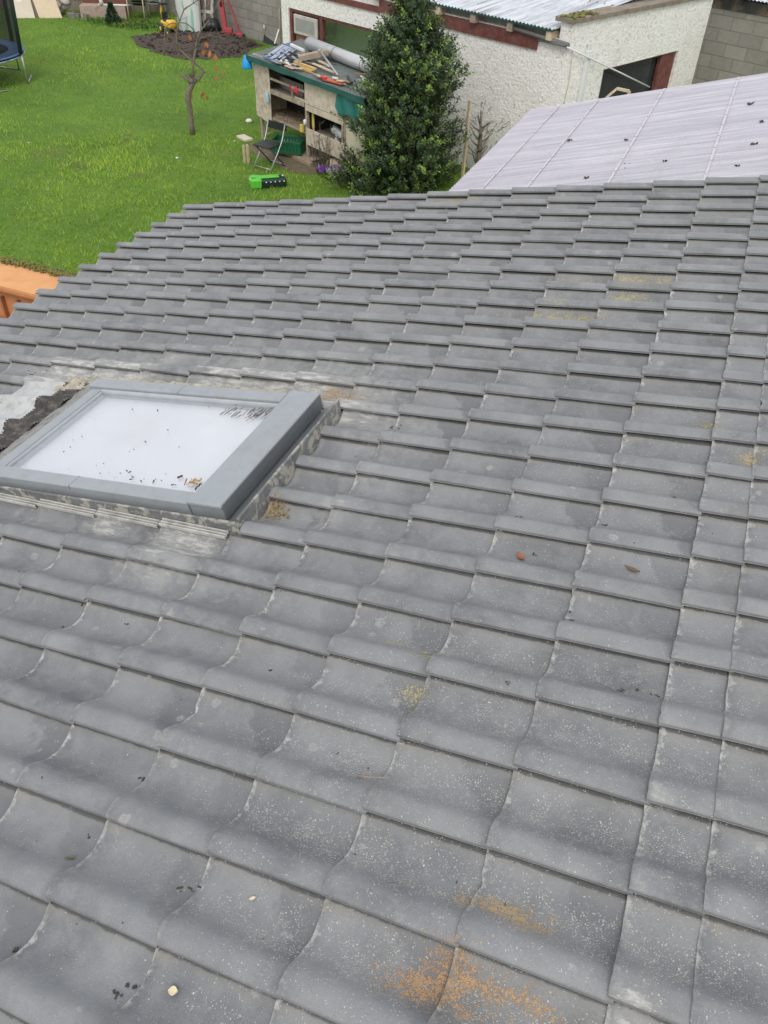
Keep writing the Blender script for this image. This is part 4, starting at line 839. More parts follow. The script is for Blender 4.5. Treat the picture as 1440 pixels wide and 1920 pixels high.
# bedding straw on lower shelf, platform under
b = MB()
for k in range(420):
    s_ = rt.uniform(MID+.05, L_-.1); d = rt.uniform(-.02, .6); p = Hh(s_, .505+rt.random()*.05*(1+1.3*(s_ < MID+.45)), d); q = Vector((rt.gauss(0, 1), rt.gauss(0, 1), rt.gauss(0, .4))).normalized()*rt.uniform(.02, .06); b.bar(p, p+q, .006, .004, col=rt.choice([(.42, .28, .13, 1), (.30, .18, .09, 1), (.55, .42, .25, 1), (.16, .09, .05, 1)]))
tag(b.build('straw_bedding', SOFT, hut, attr=True), kind='stuff')
hb_('base_board', MID-.2, L_-.45, .03, .06, -.10, .7, TIMB); hb_('front_kerb', MID-.35, L_-.5, .0, .08, -.19, -.12, pm('kerb_timber', (.33, .25, .17), .9, .25, 8, .4))
for k in range(3): b = MB().bar(Hh(L_-.08, .1+.1*k, .1), Hh(L_-.42, .28+.06*k, .5), .03, .02); b.build('brace', TIMB, hut)

def on_hut(s, d): return rh(d)+.012
# ---- things on the hutch roof
b = MB(); a0 = Hh(L_*.93, 0, .55); 
p0, p1 = Hh(L_-.62, on_hut(0, .62)+.13, .82), Hh(-.55, on_hut(0, .4)+.13, .66)
b.tube([p0, p1], .11, 24); duct = b.build('duct_pipe', pm('galvanised_duct', (.52, .53, .54), .38, .08, 4, .05, metal=.35), loc=(p0+p1)/2); tag(duct, 'long grey metal duct pipe lying along the back of the hutch roof', 'pipe')
c_ = MB(); 
for f in (.33, .66): q = p0.lerp(p1, f); dd = (p1-p0).normalized(); c_.tube([q-dd*.008, q+dd*.008], .1135, 24)
c_.build('seam_ring', pm('dark_ring', (.15, .15, .15)), duct)
WHITEM = pm('white_bars', (.62, .66, .72), .4, .1, 6, .05)
rk = thing('wire_rack', 'white and blue barred wire rack lying on the hutch roof corner', 'rack', Hh(L_-.25, on_hut(0, .1), .1)); 
for k in range(9):
    s_ = L_-.02-.055*k; MB().bar(Hh(s_, on_hut(0, .55)+.03, .62), Hh(s_-.42, on_hut(0, -.1)+.03, -.10), .018, .014).build('bar', WHITEM, rk)
b = MB(); b.bar(Hh(L_, on_hut(0, .55)+.045, .63), Hh(L_-.48, on_hut(0, .55)+.045, .63), .02, .016); b.bar(Hh(L_-.42, on_hut(0, -.1)+.045, -.11), Hh(L_-.92, on_hut(0, -.1)+.045, -.11), .02, .016)
for k in (2, 5, 7): s_ = L_-.045-.055*k; b.bar(Hh(s_, on_hut(0, .5)+.034, .55), Hh(s_-.38, on_hut(0, -.06)+.034, -.06), .016, .016)
b.build('blue_rail', pm('blue_plastic', (.08, .16, .42), .4, .1, 6, .05), rk)
def stick(name, s0, d0, s1, d1, w_, h_, mat, label, cat, up=.02, up1=None):
    up1 = up if up1 is None else up1
    p, q = Hh(s0, on_hut(0, d0)+up, d0), Hh(s1, on_hut(0, d1)+up1, d1); b = MB().bar(p, q, w_, h_, bev=.003); o = b.build(name, mat, loc=(p+q)/2); tag(o, label, cat); return o
stick('white_tube', L_-.35, .58, L_-.85, .52, .045, .045, WHITEP, 'white and teal sealant tube on the hutch roof near the duct', 'tube', .09)
stick('blue_bar', L_-.80, .50, L_-1.18, .42, .035, .03, pm('deep_blue_plastic', (.03, .06, .30), .4, .1, 6, 0), 'dark blue bar lying on the hutch roof before the duct', 'bar', .06)
stick('timber_block', L_-1.20, .15, L_-1.46, .62, .12, .09, TIMB, 'thick brown timber block lying across the hutch roof', 'timber', .10, .16)
p, q = Hh(L_-1.42, on_hut(0, .4)+.2, .48), Hh(.28, on_hut(0, .2)+.09, .05); b = MB().tube([p, q], [.02, .016], 8); b.tube([p, p+(p-q).normalized()*.05], [.03, .03], 8); tag(b.build('grey_pole', STEEL, loc=(p+q)/2), 'thin grey metal pole slanting across the hutch roof', 'pole')
bp = thing('broom_head', 'straw coloured ribbed brush head lying on the hutch roof', 'broom head', Hh(L_-1.45, on_hut(0, .0), .05))
b = MB()
for k in range(24):
    s_ = L_-1.12-.026*k; b.bar(Hh(s_, on_hut(0, .08)+.015, .12), Hh(s_, on_hut(0, .0)+.015, .0), .012, .03, col=(1, 1, 1, 1))
b.build('bristles', pm('straw_bristle', (.58, .40, .15), .8, .2, 12, .2), bp); b = MB().bar(Hh(L_-1.10, on_hut(0, .1)+.045, .125), Hh(L_-1.76, on_hut(0, .1)+.045, .125), .04, .03); b.build('stock', pm('straw_stock', (.60, .42, .18), .8, .2, 12, .2), bp)
b = MB(); 
for k in range(7): b.lathe(Hh(L_-.92+rt.gauss(0, .05), on_hut(0, 0)+.03, .0+rt.gauss(0, .04)), [(.03, -.02), (.055, .0), (.03, .03)], 8)
tag(b.build('crumpled_bag', WHITEP, loc=Hh(L_-.92, on_hut(0, 0), 0)), 'crumpled white plastic bag on the front of the hutch roof', 'bag')
rc = [('dark brown flat batten on the hutch roof front edge', .75, -.05, .25, .05, .05, .02, TIMB), ('weathered brown plank on the hutch roof beside the holly', .62, .02, .02, .14, .09, .02, pm('brown_plank', (.26, .18, .12), .85, .25, 9, .4)), ('orange red plank end on the hutch roof', .52, -.08, .05, -.02, .07, .025, pm('orange_red_plank', (.55, .12, .06), .7, .2, 7, .2)), ('thin white strip on the hutch roof by the bag', L_-.98, -.04, L_-1.30, -.07, .025, .02, WHITEP), ('pink strip of wood at the hutch roof front', L_-1.15, -.11, L_-1.42, -.12, .07, .012, pm('pink_strip', (.62, .38, .32), .7, .1, 7, .1)), ('pale batten lying lengthways on the hutch roof', .95, -.02, .45, -.09, .04, .02, TIMBP), ('grey broken slate piece on hutch roof front', L_-.72, -.10, L_-.98, -.12, .10, .012, pm('grey_slate', (.25, .25, .25), .7, .2, 9, .2)), ('long dark stick between rack and bag on the hutch roof', L_-.62, .25, L_-1.05, .12, .03, .03, BLACKM), ('second dark stick on the hutch roof behind the bag', L_-.55, .38, L_-.98, .34, .025, .025, BLACKM), ('narrow pale plank next to the duct on the hutch roof', L_-1.5, .25, .55, .20, .05, .02, TIMBP)]
for k, (lb, s0, d0, s1, d1, w_, h_, mt) in enumerate(rc): stick('offcut', s0, d0, s1, d1, w_, h_, mt, lb, 'offcut', .02+.004*k)
jk = [('weathered', TIMB), ('pale yellow', TIMBP), ('dark', BLACKM), ('white', WHITEP), ('grey', STEEL), ('brown', pm('brown_plank', (.26, .18, .12)))]
places = [('near the wire rack', L_-.75, L_-1.15), ('in the middle', L_-1.15, L_-1.7), ('towards the holly', L_-1.7, -.3)]
for (nm, mt) in jk:
    for (pl, sa, sb2) in places:
        for (fb_, da, db, sz) in (('front edge', -.10, .05, 'short'), ('back half', .2, .5, 'long')):
            s0 = rt.uniform(sb2+.2, sa); d0 = rt.uniform(da, db); a_ = rt.gauss(0, .35); Lk = rt.uniform(.12, .25) if sz == 'short' else rt.uniform(.3, .5); z_ = .012+.055*rt.random()
            p = Hh(s0, on_hut(0, d0)+z_, d0); d1 = max(-.12, min(.6, d0+Lk*math.sin(a_)*.6)); q = Hh(s0-Lk*math.cos(a_), on_hut(0, d1)+z_+.01, d1)
            o = MB().bar(p, q, rt.uniform(.02, .06), rt.uniform(.012, .03), bev=.003).build('scrap_stick', mt, loc=(p+q)/2); tag(o, '%s %s scrap stick %s on the hutch roof %s' % (sz, nm, pl, fb_), 'scrap', 'loose scrap sticks on the hutch roof')
b = MB(); rp_ = Hh(.50, on_hut(0, -.08)+.055, -.09); b.box(rp_, HD*.07, HN*.03, Z*.02, bev=.008); tag(b.build('red_block', pm('bright_red_plastic', (.65, .03, .03), .4, .1, 6, 0), loc=rp_), 'bright red plastic block on the hutch roof front edge', 'block')
b = MB(); 
for k in range(40):
    p = Hh(L_-.35-.75*rt.random(), on_hut(0, .2)+.02+.03*rt.random(), rt.uniform(-.08, .55)); q = Vector((rt.gauss(0, 1), rt.gauss(0, 1), rt.gauss(0, .15))).normalized()*rt.uniform(.04, .13); b.bar(p, p+q, .018, .012)
tag(b.build('dark_scrap', BLACKM, loc=Hh(L_-.7, on_hut(0, .2), .2)), 'tangle of dark scrap pieces between rack and duct', 'scrap', kind='stuff')
# hanging things
b = MB(); p = Hh(L_+.17, 1.47, -.10); b.lathe(p-Z*.20, [(.10, 0), (.105, .02), (.095, .06), (.085, .14), (.06, .17), (.055, .21), (.02, .23)], 16); tag(b.build('blue_bucket', pm('bright_blue_plastic', (.01, .33, .80), .4, .05, 6, 0), loc=p), 'bright blue plastic pail hanging at the left end of the hutch roof', 'bucket')
b = MB(); p = Hh(L_-.50, .88, -.08); b.lathe(p-Z*.10+HD*.04, [(.02, 0), (.034, .02), (.036, .13), (.022, .18), (.014, .19), (.014, .22)], 12, Z*1.-HD*.1+HD*.35); tag(b.build('plastic_bottle', pm('pale_blue_bottle', (.35, .55, .62), .25, .1, 7, 0), loc=p), 'pale blue plastic bottle hung on the hutch panel edge', 'bottle')
b = MB(); p = Hh(MID+.45, 1.22, -.02); b.tube([p, p-HD*.06-Z*.06, p-HD*.14-Z*.05, p-HD*.20-Z*.08], [.02, .014, .014, .02], 7); b.tube([p-HD*.20+Z*.03, p-HD*.22-Z*.06, p-HD*.26-Z*.11], [.028, .022, .012], 7); tag(b.build('red_strap', pm('red_strap', (.62, .03, .06), .5, .15, 8, 0), loc=p), 'crumpled red strap hanging over the rail of the open hutch bay', 'strap')
# clear bag, yellow box in the lower right bay
b = MB(); p = Hh(.32, .68, .12)
for k in range(9): b.lathe(p+HD*rt.gauss(0, .10)+Z*rt.gauss(0, .06), [(.02, -.05), (.07, -.02), (.08, .02), (.02, .06)], 7, Vector((rt.gauss(0, 1), rt.gauss(0, 1), 1)))
tag(b.build('plastic_bag', pm('grey_clear_film', (.40, .41, .42), .25, .25, 12, .3), loc=p), 'crumpled translucent grey plastic bag in the lower right hutch bay', 'bag')
b = MB(); p = Hh(MID+.10, .56, -.03); b.box(p, HD*.035, HN*.03, Z*.07, bev=.008); tag(b.build('yellow_packet', pm('yellow_packet', (.70, .55, .12), .5, .1, 9, 0), loc=p), 'small yellow packet beside the middle post of the hutch', 'packet')
b = MB(); p = Hh(MID-.03, .70, -.045); b.lathe(p, [(.02, -.05), (.035, -.03), (.035, .03), (.02, .05)], 10); tag(b.build('white_cup', WHITEP, loc=p), 'small white cup at the middle post above the yellow packet', 'cup')

# ================================================================== THINGS ON THE GROUND AROUND THE HUTCH
def crate():
    c0 = gp(543, 292); c0.z = GZ+.10; X = (HD*-.75+HN*.55).normalized(); Yv = Vector((-X.y, X.x, 0)); Yv = Yv if Yv.y > 0 else -Yv
    T = thing('plastic_crate', 'dark green slotted plastic crate in front of the hutch', 'crate', c0); m_ = pm('bottle_green_plastic', (.012, .115, .055), .42, .12, 8, .1); hx, hy, h = .29, .20, .22
    b = MB().box(c0+Z*.012, X*(hx-.03), Yv*(hy-.03), Z*.012); b.build('base', m_, T)
    for (ax, bx, L, off) in ((X, Yv, hx, hy), (Yv, X, hy, hx)):
        for sg in (-1, 1):
            b = MB(); o0 = c0+bx*sg*off; n = 9
            for k in range(n): t = -1+2*(k+.5)/n; b.box(o0+ax*L*t+Z*(h*.5+.01), ax*L/n*.62, bx*.007, Z*h*.30)
            b.box(o0+Z*(h*.13), ax*L, bx*.008, Z*h*.13); b.box(o0+Z*(h*.88), ax*(L+.012), bx*.014, Z*h*.11, bev=.004); b.build('side', m_, T)
    return T
crate()
def chair():
    c0 = (gp(495, 329)+gp(522, 318)+gp(487, 300))/3; f = (gp(495, 330)-gp(488, 299)); c0 = gp(506, 314); F_ = (-HN*.9+HD*-.25).normalized(); S_ = Vector((F_.y, -F_.x, 0))
    S_ = S_ if S_.dot(HD) < 0 else -S_
    T = thing('folding_chair', 'black folding chair with crossed metal legs in front of hutch', 'chair', c0); hw = .20
    b = MB().box(c0+Z*.42+F_*.02, F_*.19, S_*.20, Z*.012, bev=.006); b.build('seat', BLACKM, T)
    b = MB(); b.grid(lambda a, c: c0-F_*(.26-.02*math.sin(math.pi*a))+S_*(a-.5)*.44+Z*(.62+.13*c), 8, 3, -F_*.012); b.build('backrest', BLACKM, T)
    for sg in (-1, 1):
        b = MB().tube([c0+F_*.24+S_*hw*sg, c0-F_*.02+S_*hw*sg+Z*.30, c0-F_*.16+S_*hw*sg+Z*.48, c0-F_*.27+S_*hw*sg+Z*.76], .013, 7); b.build('leg', STEEL, T)
        b = MB().tube([c0-F_*.24+S_*(hw-.025)*sg, c0+F_*.17+S_*(hw-.025)*sg+Z*.41], .012, 7); b.build('leg', pm('dark_tube', (.06, .06, .062), .4, .2, 7, 0), T)
    for p in (c0+F_*.20+Z*.05, c0-F_*.20+Z*.05): b = MB().tube([p-S_*hw, p+S_*hw], .009, 6); b.build('stretcher', STEEL, T)
chair()
def toybox():
    c0 = gp(503, 349); X = (gp(537, 347)-gp(470, 352)).normalized(); X.z = 0; Yv = Vector((-X.y, X.x, 0)); T = thing('plastic_case', 'bright green and black plastic case lying on the grass', 'case', c0)
    LG = pm('lime_green_plastic', (.11, .50, .05), .4, .08, 6, 0); BK = pm('dark_bottle_plastic', (.01, .025, .025), .35, .2, 7, 0)
    MB().box(c0+X*.06+Z*.075, X*.26, Yv*.12, Z*.075, bev=.03).build('body', BK, T)
    MB().box(c0-X*.22+Z*.085, X*.10, Yv*.13, Z*.085, bev=.025).build('end_cap', LG, T)
    b = MB().box(c0-X*.02+Z*.165, X*.22, Yv*.06, Z*.016, bev=.01); b.box(c0-X*.25+Z*.185, X*.05, Yv*.05, Z*.012, bev=.006); b.build('handle', LG, T)
    b = MB()
    for k in range(5): b.lathe(c0+X*(-.05+k*.08)-Yv*.122+Z*.11, [(.014, 0), (.010, .008)], 8, -Yv)
    b.lathe(c0+X*.28+Z*.14+Yv*.05, [(.02, 0), (.018, .02)], 8); b.lathe(c0-X*.31+Z*.12, [(.02, 0), (.018, .03)], 8); b.build('white_stud', WHITEP, T)
toybox()
c0 = gp(458, 272); b = MB().box(gp(459, 262)+Z*.03, HD*.17, HN*.09, Z*.025, bev=.006); tag(b.build('cream_block', pm('cream_block', (.62, .56, .45), .8, .1, 8, .2), loc=gp(459, 262)), 'cream slab lying on the grass left of the folding chair', 'slab')
for (x, lb, ww) in ((459, 'thin pale timber peg, left of the pair by the chair', .022), (466, 'thicker pale timber peg, right of the pair by the chair', .04)):
    p = gp(x, 306); b = MB().box(p+Z*.165, HD*ww/2, HN*.02, Z*.165); tag(b.build('timber_peg', TIMBP, loc=p), lb, 'peg')
for (x, y, r_, lb) in ((467, 229, .075, 'white stone-like lump on the grass left of the hutch'), (440, 265, .022, 'tiny white scrap on the grass beside the cream slab'), (54, 268, .02, 'tiny white fleck alone on the left lawn'), (332, 297, .03, 'small white scrap on the lawn below the bare tree')):
    p = gp(x, y); b = MB().lathe(p, [(r_*.8, 0), (r_, r_*.35), (r_*.7, r_*.75), (r_*.2, r_*.9)], 10); tag(b.build('white_scrap', WHITEP, loc=p), lb, 'scrap')
# purple crocuses and a twiggy shrub
T = thing('crocus_clump', 'purple and white crocus clump at the foot of the hutch', 'flowers', gp(622, 338)); b = MB(); c2 = MB()
for k in range(40):
    p = gp(622, 338)+HD*rt.gauss(0, .13)+HN*rt.gauss(0, .07); h = rt.uniform(.08, .17); c2.tube([p, p+Z*h], .004, 4, col=(.1, .2, .05, 1)); cl_ = rt.choice([(.36, .12, .62, 1), (.45, .24, .70, 1), (.74, .66, .82, 1), (.34, .12, .60, 1)])
    for m2 in range(4): a = m2*1.57+rt.random(); d = Vector((math.cos(a), math.sin(a), 0)); t_ = Vector((-d.y, d.x, 0)); q = p+Z*h; b.add([q, q+d*.03+t_*.022+Z*.045, q+d*.045+Z*.09, q+d*.03-t_*.022+Z*.045], [(0, 1, 2, 3)], False, 0, cl_)
    for m2 in range(4): q = p+Z*.02; d = Vector((rt.gauss(0, .05), rt.gauss(0, .05), .12)); c2.add([q-HD*.004, q+HD*.004, q+d], [(0, 1, 2)], False, 0, (.08, .18, .05, 1))
b.build('petals', SOFT, T, attr=True); c2.build('stems', SOFT, T, attr=True)
sb_ = gp(606, 330); T = thing('twiggy_shrub', 'thin upright bare twigs growing before the hutch post', 'shrub', sb_)
for k in range(18):
    p = sb_+HD*rt.gauss(0, .13)+HN*rt.gauss(0, .06); h = rt.uniform(.5, .95); dx = HD*rt.gauss(0, .14); dn = HN*rt.gauss(0, .06)
    b = MB().tube([p, p+dx*.4+Z*h*.5, p+dx+dn+Z*h], [.007, .005, .002], 5, col=(.16, .13, .10, 1))
    for m2 in range(7): f = rt.uniform(.3, 1); q = p+dx*f+dn*f+Z*h*f; d = Vector((rt.gauss(0, .03), rt.gauss(0, .03), .03)); b.add([q, q+d+HD*.008, q+d*2, q+d-HD*.008], [(0, 1, 2, 3)], False, 0, (.12, .14, .06, 1))
    b.build('twig', SOFT, T, attr=True)
# pale stone/junk under right bay
p = Hh(.35, .12, .1); b = MB(); b.grid(lambda a, c: p+Vector((math.cos(a*6.283)*math.sin(c*3.14)*.24, math.sin(a*6.283)*math.sin(c*3.14)*.14, math.cos(c*3.14)*.12+.02*noise.noise(Vector((a*9, c*9, 0))))), 20, 12); tag(b.build('feed_sack', pm('pale_sackcloth', (.48, .40, .28), .9, .2, 9, .3), loc=p), 'slumped pale sack stored under the right bay of the hutch', 'sack')

# ================================================================== BACK OF THE GARDEN
# trampoline
tc_ = gp(-62, 128); TR = 1.30; TH = .62; tc_ = Vector((-15.9, 14.5, GZ)); 
edge_p = hit(39, 100, (0, 0, GZ+TH), Z); dirc = Vector((-RX.x, -RX.y, 0)).normalized(); tc_ = edge_p+dirc*TR; tc_.z = GZ
tramp = thing('trampoline', 'round trampoline with blue pad and dark safety net, left edge', 'trampoline', tc_)
MB().lathe(tc_+Z*TH, [(TR, -.01), (TR+.02, .0), (TR+.015, .02), (TR-.12, .035), (TR-.32, .03), (TR-.34, .01), (TR-.34, -.02), (TR, -.03)], 48, close=False).build('pad', pm('blue_vinyl_pad', (.055, .13, .27), .5, .15, 5, .2), tramp)
MB().lathe(tc_+Z*TH, [(TR-.335, -.015), (.01, -.03)], 48, close=True).build('mat', pm('black_mat', (.045, .07, .085), .7, .2, 9, .1), tramp)
MB().tube([tc_+Vector((math.cos(a)*TR, math.sin(a)*TR, TH-.05)) for a in np.linspace(0, 2*math.pi, 49)], .022, 7).build('rim', STEEL, tramp)
q = NT('black_net'); q.set(Base_Color=(.012, .013, .014), Roughness=.8); tpn = q.n('ShaderNodeBsdfTransparent'); mm = q.n('ShaderNodeMixShader', {0: .42, 1: q.b.outputs[0], 2: tpn.outputs[0]}); q.t.links.new(mm.outputs[0], q.out.inputs['Surface'])
MB().lathe(tc_+Z*TH, [(TR-.03, .02), (TR-.06, .9), (TR-.03, 1.75)], 48, close=False).build('net', q.m, tramp)
a_e = math.atan2(-dirc.y, -dirc.x)
for k in range(6):
    a = a_e+k*math.pi/3-.05; P = tc_+Vector((math.cos(a), math.sin(a), 0))*(TR+.03)
    MB().tube([P, P+Z*(TH-.02)], .02, 7).build('leg', STEEL, tramp); MB().tube([P+Z*TH, P+Z*1.8+Vector((math.cos(a), math.sin(a), 0))*.08, P+Z*2.4], .045, 8).build('net_pole', pm('dark_foam_pole', (.02, .035, .033), .8, .2, 8, .1), tramp)
    Q = tc_+Vector((math.cos(a+.5), math.sin(a+.5), 0))*(TR+.03); MB().tube([P+Z*.02, Q+Z*.02], .018, 6).build('base_tube', STEEL, tramp)

def lean(name, x0, x1, yb, yt, mat, label, cat, tilt=.35, thick=.03, zz=0., skew=0.):
    a, c = gp(x0, yb), gp(x1, yb); d = (c-a).normalized(); nrm = Vector((-d.y, d.x, 0)); nrm = nrm if nrm.y > 0 else -nrm; m2 = (a+c)/2; top = hit((x0+x1)/2, yt, m2+nrm*tilt*.5, nrm); H = top.z-GZ
    b = MB(); s2 = d*skew
    b.prism([a, c, c+Z*H+nrm*tilt+s2, a+Z*H+nrm*tilt+s2], nrm*thick+Z*.0); o = b.build(name, mat, loc=m2); tag(o, label, cat); return a, c, d, nrm, H
lean('leaning_board', 74, 117, 34, -22, CREAM, 'flat cream board leaning on the rear wall left of the shelf', 'board', skew=-.2)
lean('enamel_sheet', 28, 66, 34, -22, pm('cream_enamel', (.60, .52, .42), .5, .1, 4, .1, dirt=(.40, .30, .20), dscale=2, damt=.6), 'cream stained panel leaning beside the trampoline net', 'sheet', skew=-.1)
lean('brown_board', 62, 78, 33, -20, pm('grey_brown_board', (.20, .15, .12), .85, .2, 5, .2), 'narrow brown board between the two cream panels', 'board', .3)
p = gp(45, 28); b = MB().lathe(p, [(.20, 0), (.28, .10), (.30, .35), (.29, .45)], 24); tag(b.build('old_basin', pm('cream_basin', (.68, .62, .52), .35, .06, 5, 0), loc=p), 'rounded cream basin standing against the cream stained panel', 'basin')
p = gp(128, 28); b = MB()
for k in range(8): b.lathe(p+Vector((rt.gauss(0, .18), rt.gauss(0, .12), .10+.06*k)), [(.05, -.08), (.17, -.02), (.16, .05), (.05, .10)], 8, Vector((rt.gauss(0, .4), rt.gauss(0, .4), 1)))
tag(b.build('rubble_sack', pm('pale_dusty_sack', (.50, .45, .42), .9, .15, 6, .3), loc=p), 'pile of pale dusty sacks right of the cream board', 'sacks')
p = gp(146, 33); b = MB()
for k in range(9): b.box(p+Vector((rt.gauss(0, .25), rt.gauss(0, .1), .06)), Vector((rt.uniform(.05, .14), rt.gauss(0, .03), 0)), Vector((0, rt.uniform(.04, .09), 0)), Z*rt.uniform(.03, .09))
tag(b.build('rubble_heap', pm('grey_rubble', (.22, .20, .18), .95, .35, 7, .4), loc=p), 'small heap of grey rubble at the rear edge of lawn', 'rubble')
# low brick bench with shelf
aB, cB = gp(153, 35), gp(238, 37); d = (cB-aB).normalized(); nr = Vector((-d.y, d.x, 0)); nr = nr if nr.y > 0 else -nr
T = thing('low_bench', 'low pinkish stone bench with brown board along the rear wall', 'bench', (aB+cB)/2); Lb = (cB-aB).length
MB().box((aB+cB)/2+nr*.3+Z*.17, d*Lb/2, nr*.3, Z*.17).build('stone_base', pm('pinkish_stone', (.42, .32, .27), .9, .15, 4, .4, dirt=(.15, .12, .1), dscale=5, damt=.6), T)
MB().box((aB+cB)/2+nr*.45+Z*.42, d*Lb/2*.98, nr*.04, Z*.10).build('back_board', pm('dark_brown_board', (.16, .07, .045), .7, .2, 5, .2), T)
MB().box((aB+cB)/2+nr*.55+Z*.72, d*Lb/2, nr*.04, Z*.24).build('grey_panel', pm('grey_panel_back', (.36, .33, .32), .8, .12, 3, .2), T)
p = aB.lerp(cB, .45); b = MB(); b.bar(p+nr*.05+Z*.37-d*.05, p+nr*.05+Z*.37+d*1.0, .05, .04, bev=.008); b.lathe(p+nr*.05+d*.05+Z*.38, [(.07, 0), (.05, .10), (.07, .35), (.10, .6)], 12)
tag(b.build('white_stand', pm('white_paint', (.78, .76, .74), .5, .05, 5, 0), loc=p), 'white turned stand with pale bar on the low bench', 'stand')
# plastic stack chairs
def stack_chair(x, y, col_, label, n_=4, leg=None):
    p = gp(x, y); F_ = Vector((.35, -.93, 0)); S_ = Vector((.93, .35, 0)); T = thing('garden_chair', label, 'chair', p)
    for k in range(n_):
        z = k*.075; b = MB(); b.grid(lambda a, c: p+S_*(a-.5)*.46+F_*(.24-.48*c)+Z*(.40+z-.03*math.sin(math.pi*c)), 6, 6, -Z*.012); b.build('seat', col_, T)
    b = MB(); b.grid(lambda a, c: p+S_*(a-.5)*(.46-.06*c)-F_*(.24+.10*c)+Z*(.42+.48*c), 6, 6, F_*.012); b.build('backrest', col_, T)
    for sx in (-1, 1):
        for k in range(2):
            b = MB().tube([p+S_*.24*sx+F_*(.26+.03*k), p+S_*.24*sx+F_*.24+Z*(.60+.07*k), p+S_*.24*sx-F_*.26+Z*(.64+.07*k), p+S_*.22*sx-F_*.34+Z*(.92+.04*k)], .016, 6); b.build('side_frame', leg, T)
            b = MB().tube([p+S_*.24*sx-F_*(.26+.03*k), p+S_*.24*sx-F_*.24+Z*.60], .016, 6); b.build('leg', leg, T)
stack_chair(262, 36, pm('sage_green_fabric', (.10, .14, .08), .8, .2, 6, .2), 'stack of green seated chairs with cream frames by the rear wall', 4, pm('cream_tube', (.55, .48, .34), .5, .1, 6, 0))
stack_chair(294, 32, pm('pale_grey_plastic', (.50, .50, .50), .5, .08, 6, 0), 'pale grey slatted garden chair left of the white tank', 3, pm('pale_grey_plastic', (.50, .50, .50)))
# ride-on toy digger
def digger():
    p = gp(320, 66); X = (gp(300, 52)-gp(326, 64)); X.z = 0; X.normalize(); Yv = Vector((-X.y, X.x, 0)); T = thing('toy_digger', 'yellow ride-on toy digger with black seat on the soil edge', 'toy digger', p)
    YE = pm('yellow_toy_plastic', (.78, .50, .06), .4, .08, 6, 0); 
    MB().box(p+X*.14+Z*.25, X*.26, Yv*.10, Z*.07, bev=.03).build('body', YE, T); MB().box(p-X*.14+Z*.30, X*.13, Yv*.12, Z*.10, bev=.04).build('bonnet', YE, T)
    MB().lathe(p-X*.28+Z*.29, [(.02, .03), (.10, .02), (.10, 0)], 16, -X).build('front_grille', pm('amber_plastic', (.60, .32, .02), .4, .1, 7, 0), T)
    MB().box(p+X*.14+Z*.35, X*.10, Yv*.09, Z*.03, bev=.02).box(p+X*.25+Z*.45, X*.02, Yv*.09, Z*.10, bev=.02).build('seat', BLACKM, T)
    b = MB().tube([p+X*.36+Z*.28, p+X*.46+Z*.55, p+X*.34+Z*.74], [.04, .035, .03], 8); b.build('arm', YE, T); MB().box(p+X*.30+Z*.74, X*.09, Yv*.10, Z*.03, bev=.015).build('bucket', BLACKM, T)
    MB().tube([p-X*.02+Z*.42+Vector((math.cos(a)*.07*1, 0, 0))+Yv*math.sin(a)*.07 for a in np.linspace(0, 6.283, 13)], .01, 6).build('steering_wheel', BLACKM, T)
    for (dx, dy, r_) in ((-.22, .15, .10), (-.22, -.15, .10), (.22, .16, .14), (.22, -.16, .14)):
        w_ = MB().lathe(p+X*dx+Yv*(dy-.035)+Z*r_, [(r_*.8, 0), (r_, .012), (r_, .058), (r_*.8, .07)], 18, Yv).build('wheel', BLACKM, T)
        MB().lathe(p+X*dx+Yv*(dy-.04)+Z*r_, [(r_*.45, 0), (r_*.5, .04), (r_*.45, .08)], 14, Yv).build('hub', YE, w_)
digger()
# white tank with green streaks
a, c = gp(326, 56), gp(364, 66); d = (c-a); d.z = 0; Lt = d.length; d.normalize(); nr = Vector((-d.y, d.x, 0)); nr = nr if nr.y > 0 else -nr
b = MB(); b.grid(lambda a_, c_: a.lerp(c, .5)+nr*.25+d*math.cos(a_*6.283)*Lt*.5+nr*math.sin(a_*6.283)*.25+Z*(c_*1.15+.04*math.sin(c_*3)), 28, 12); b.grid(lambda a_, c_: a.lerp(c, .5)+nr*.25+(d*math.cos(a_*6.283)*Lt*.5+nr*math.sin(a_*6.283)*.25)*c_+Z*1.16, 28, 4)
qt = NT('streaked_white_tank'); stn = qt.n('ShaderNodeTexNoise', {'Vector': qt.n('ShaderNodeVectorMath', {0: qt.co, 1: (5., 5., .7)}, operation='MULTIPLY').outputs[0], 'Scale': 1.8, 'Detail': 5.}).outputs['Fac']
qt.set(Base_Color=qt.mix(qt.mapr(stn, .52, .62), (.66, .68, .67), (.25, .52, .42)), Roughness=.5)
tag(b.build('water_tank', qt.m, loc=a.lerp(c, .5)), 'white tank with pale green streaks behind the toy digger', 'tank')
# old window frames leaning on the block wall
def framed(x0, x1, yb, label, H=1.25, dz=0.):
    a, c = gp(x0, yb), gp(x1, yb+3); d = (c-a); d.z = 0; Lw = d.length; d.normalize(); nr = Vector((-d.y, d.x, 0)); nr = nr if nr.y > 0 else -nr; up = (Z*H+nr*.35); u_ = up.normalized(); nn = d.cross(u_); T = thing('old_window_frame', label, 'window frame', (a+c)/2)
    b = MB()
    for f in (0, .5, 1): b.bar(a+d*Lw*f, a+d*Lw*f+up, .07, .05, nn)
    for f in (0, .38, 1): b.bar(a+up*f+nn*.004, a+d*Lw+up*f+nn*.004, .08, .05, nn)
    b.build('frame', pm('grey_white_paint', (.52, .50, .47), .7, .12, 7, .2), T)
    MB().box((a+c)/2+up*.5, d*Lw/2*.95, up*.49, nn*.006).build('pane', pm('brown_dusty_glass', (.17, .14, .12), .2, .2, 3, 0), T)
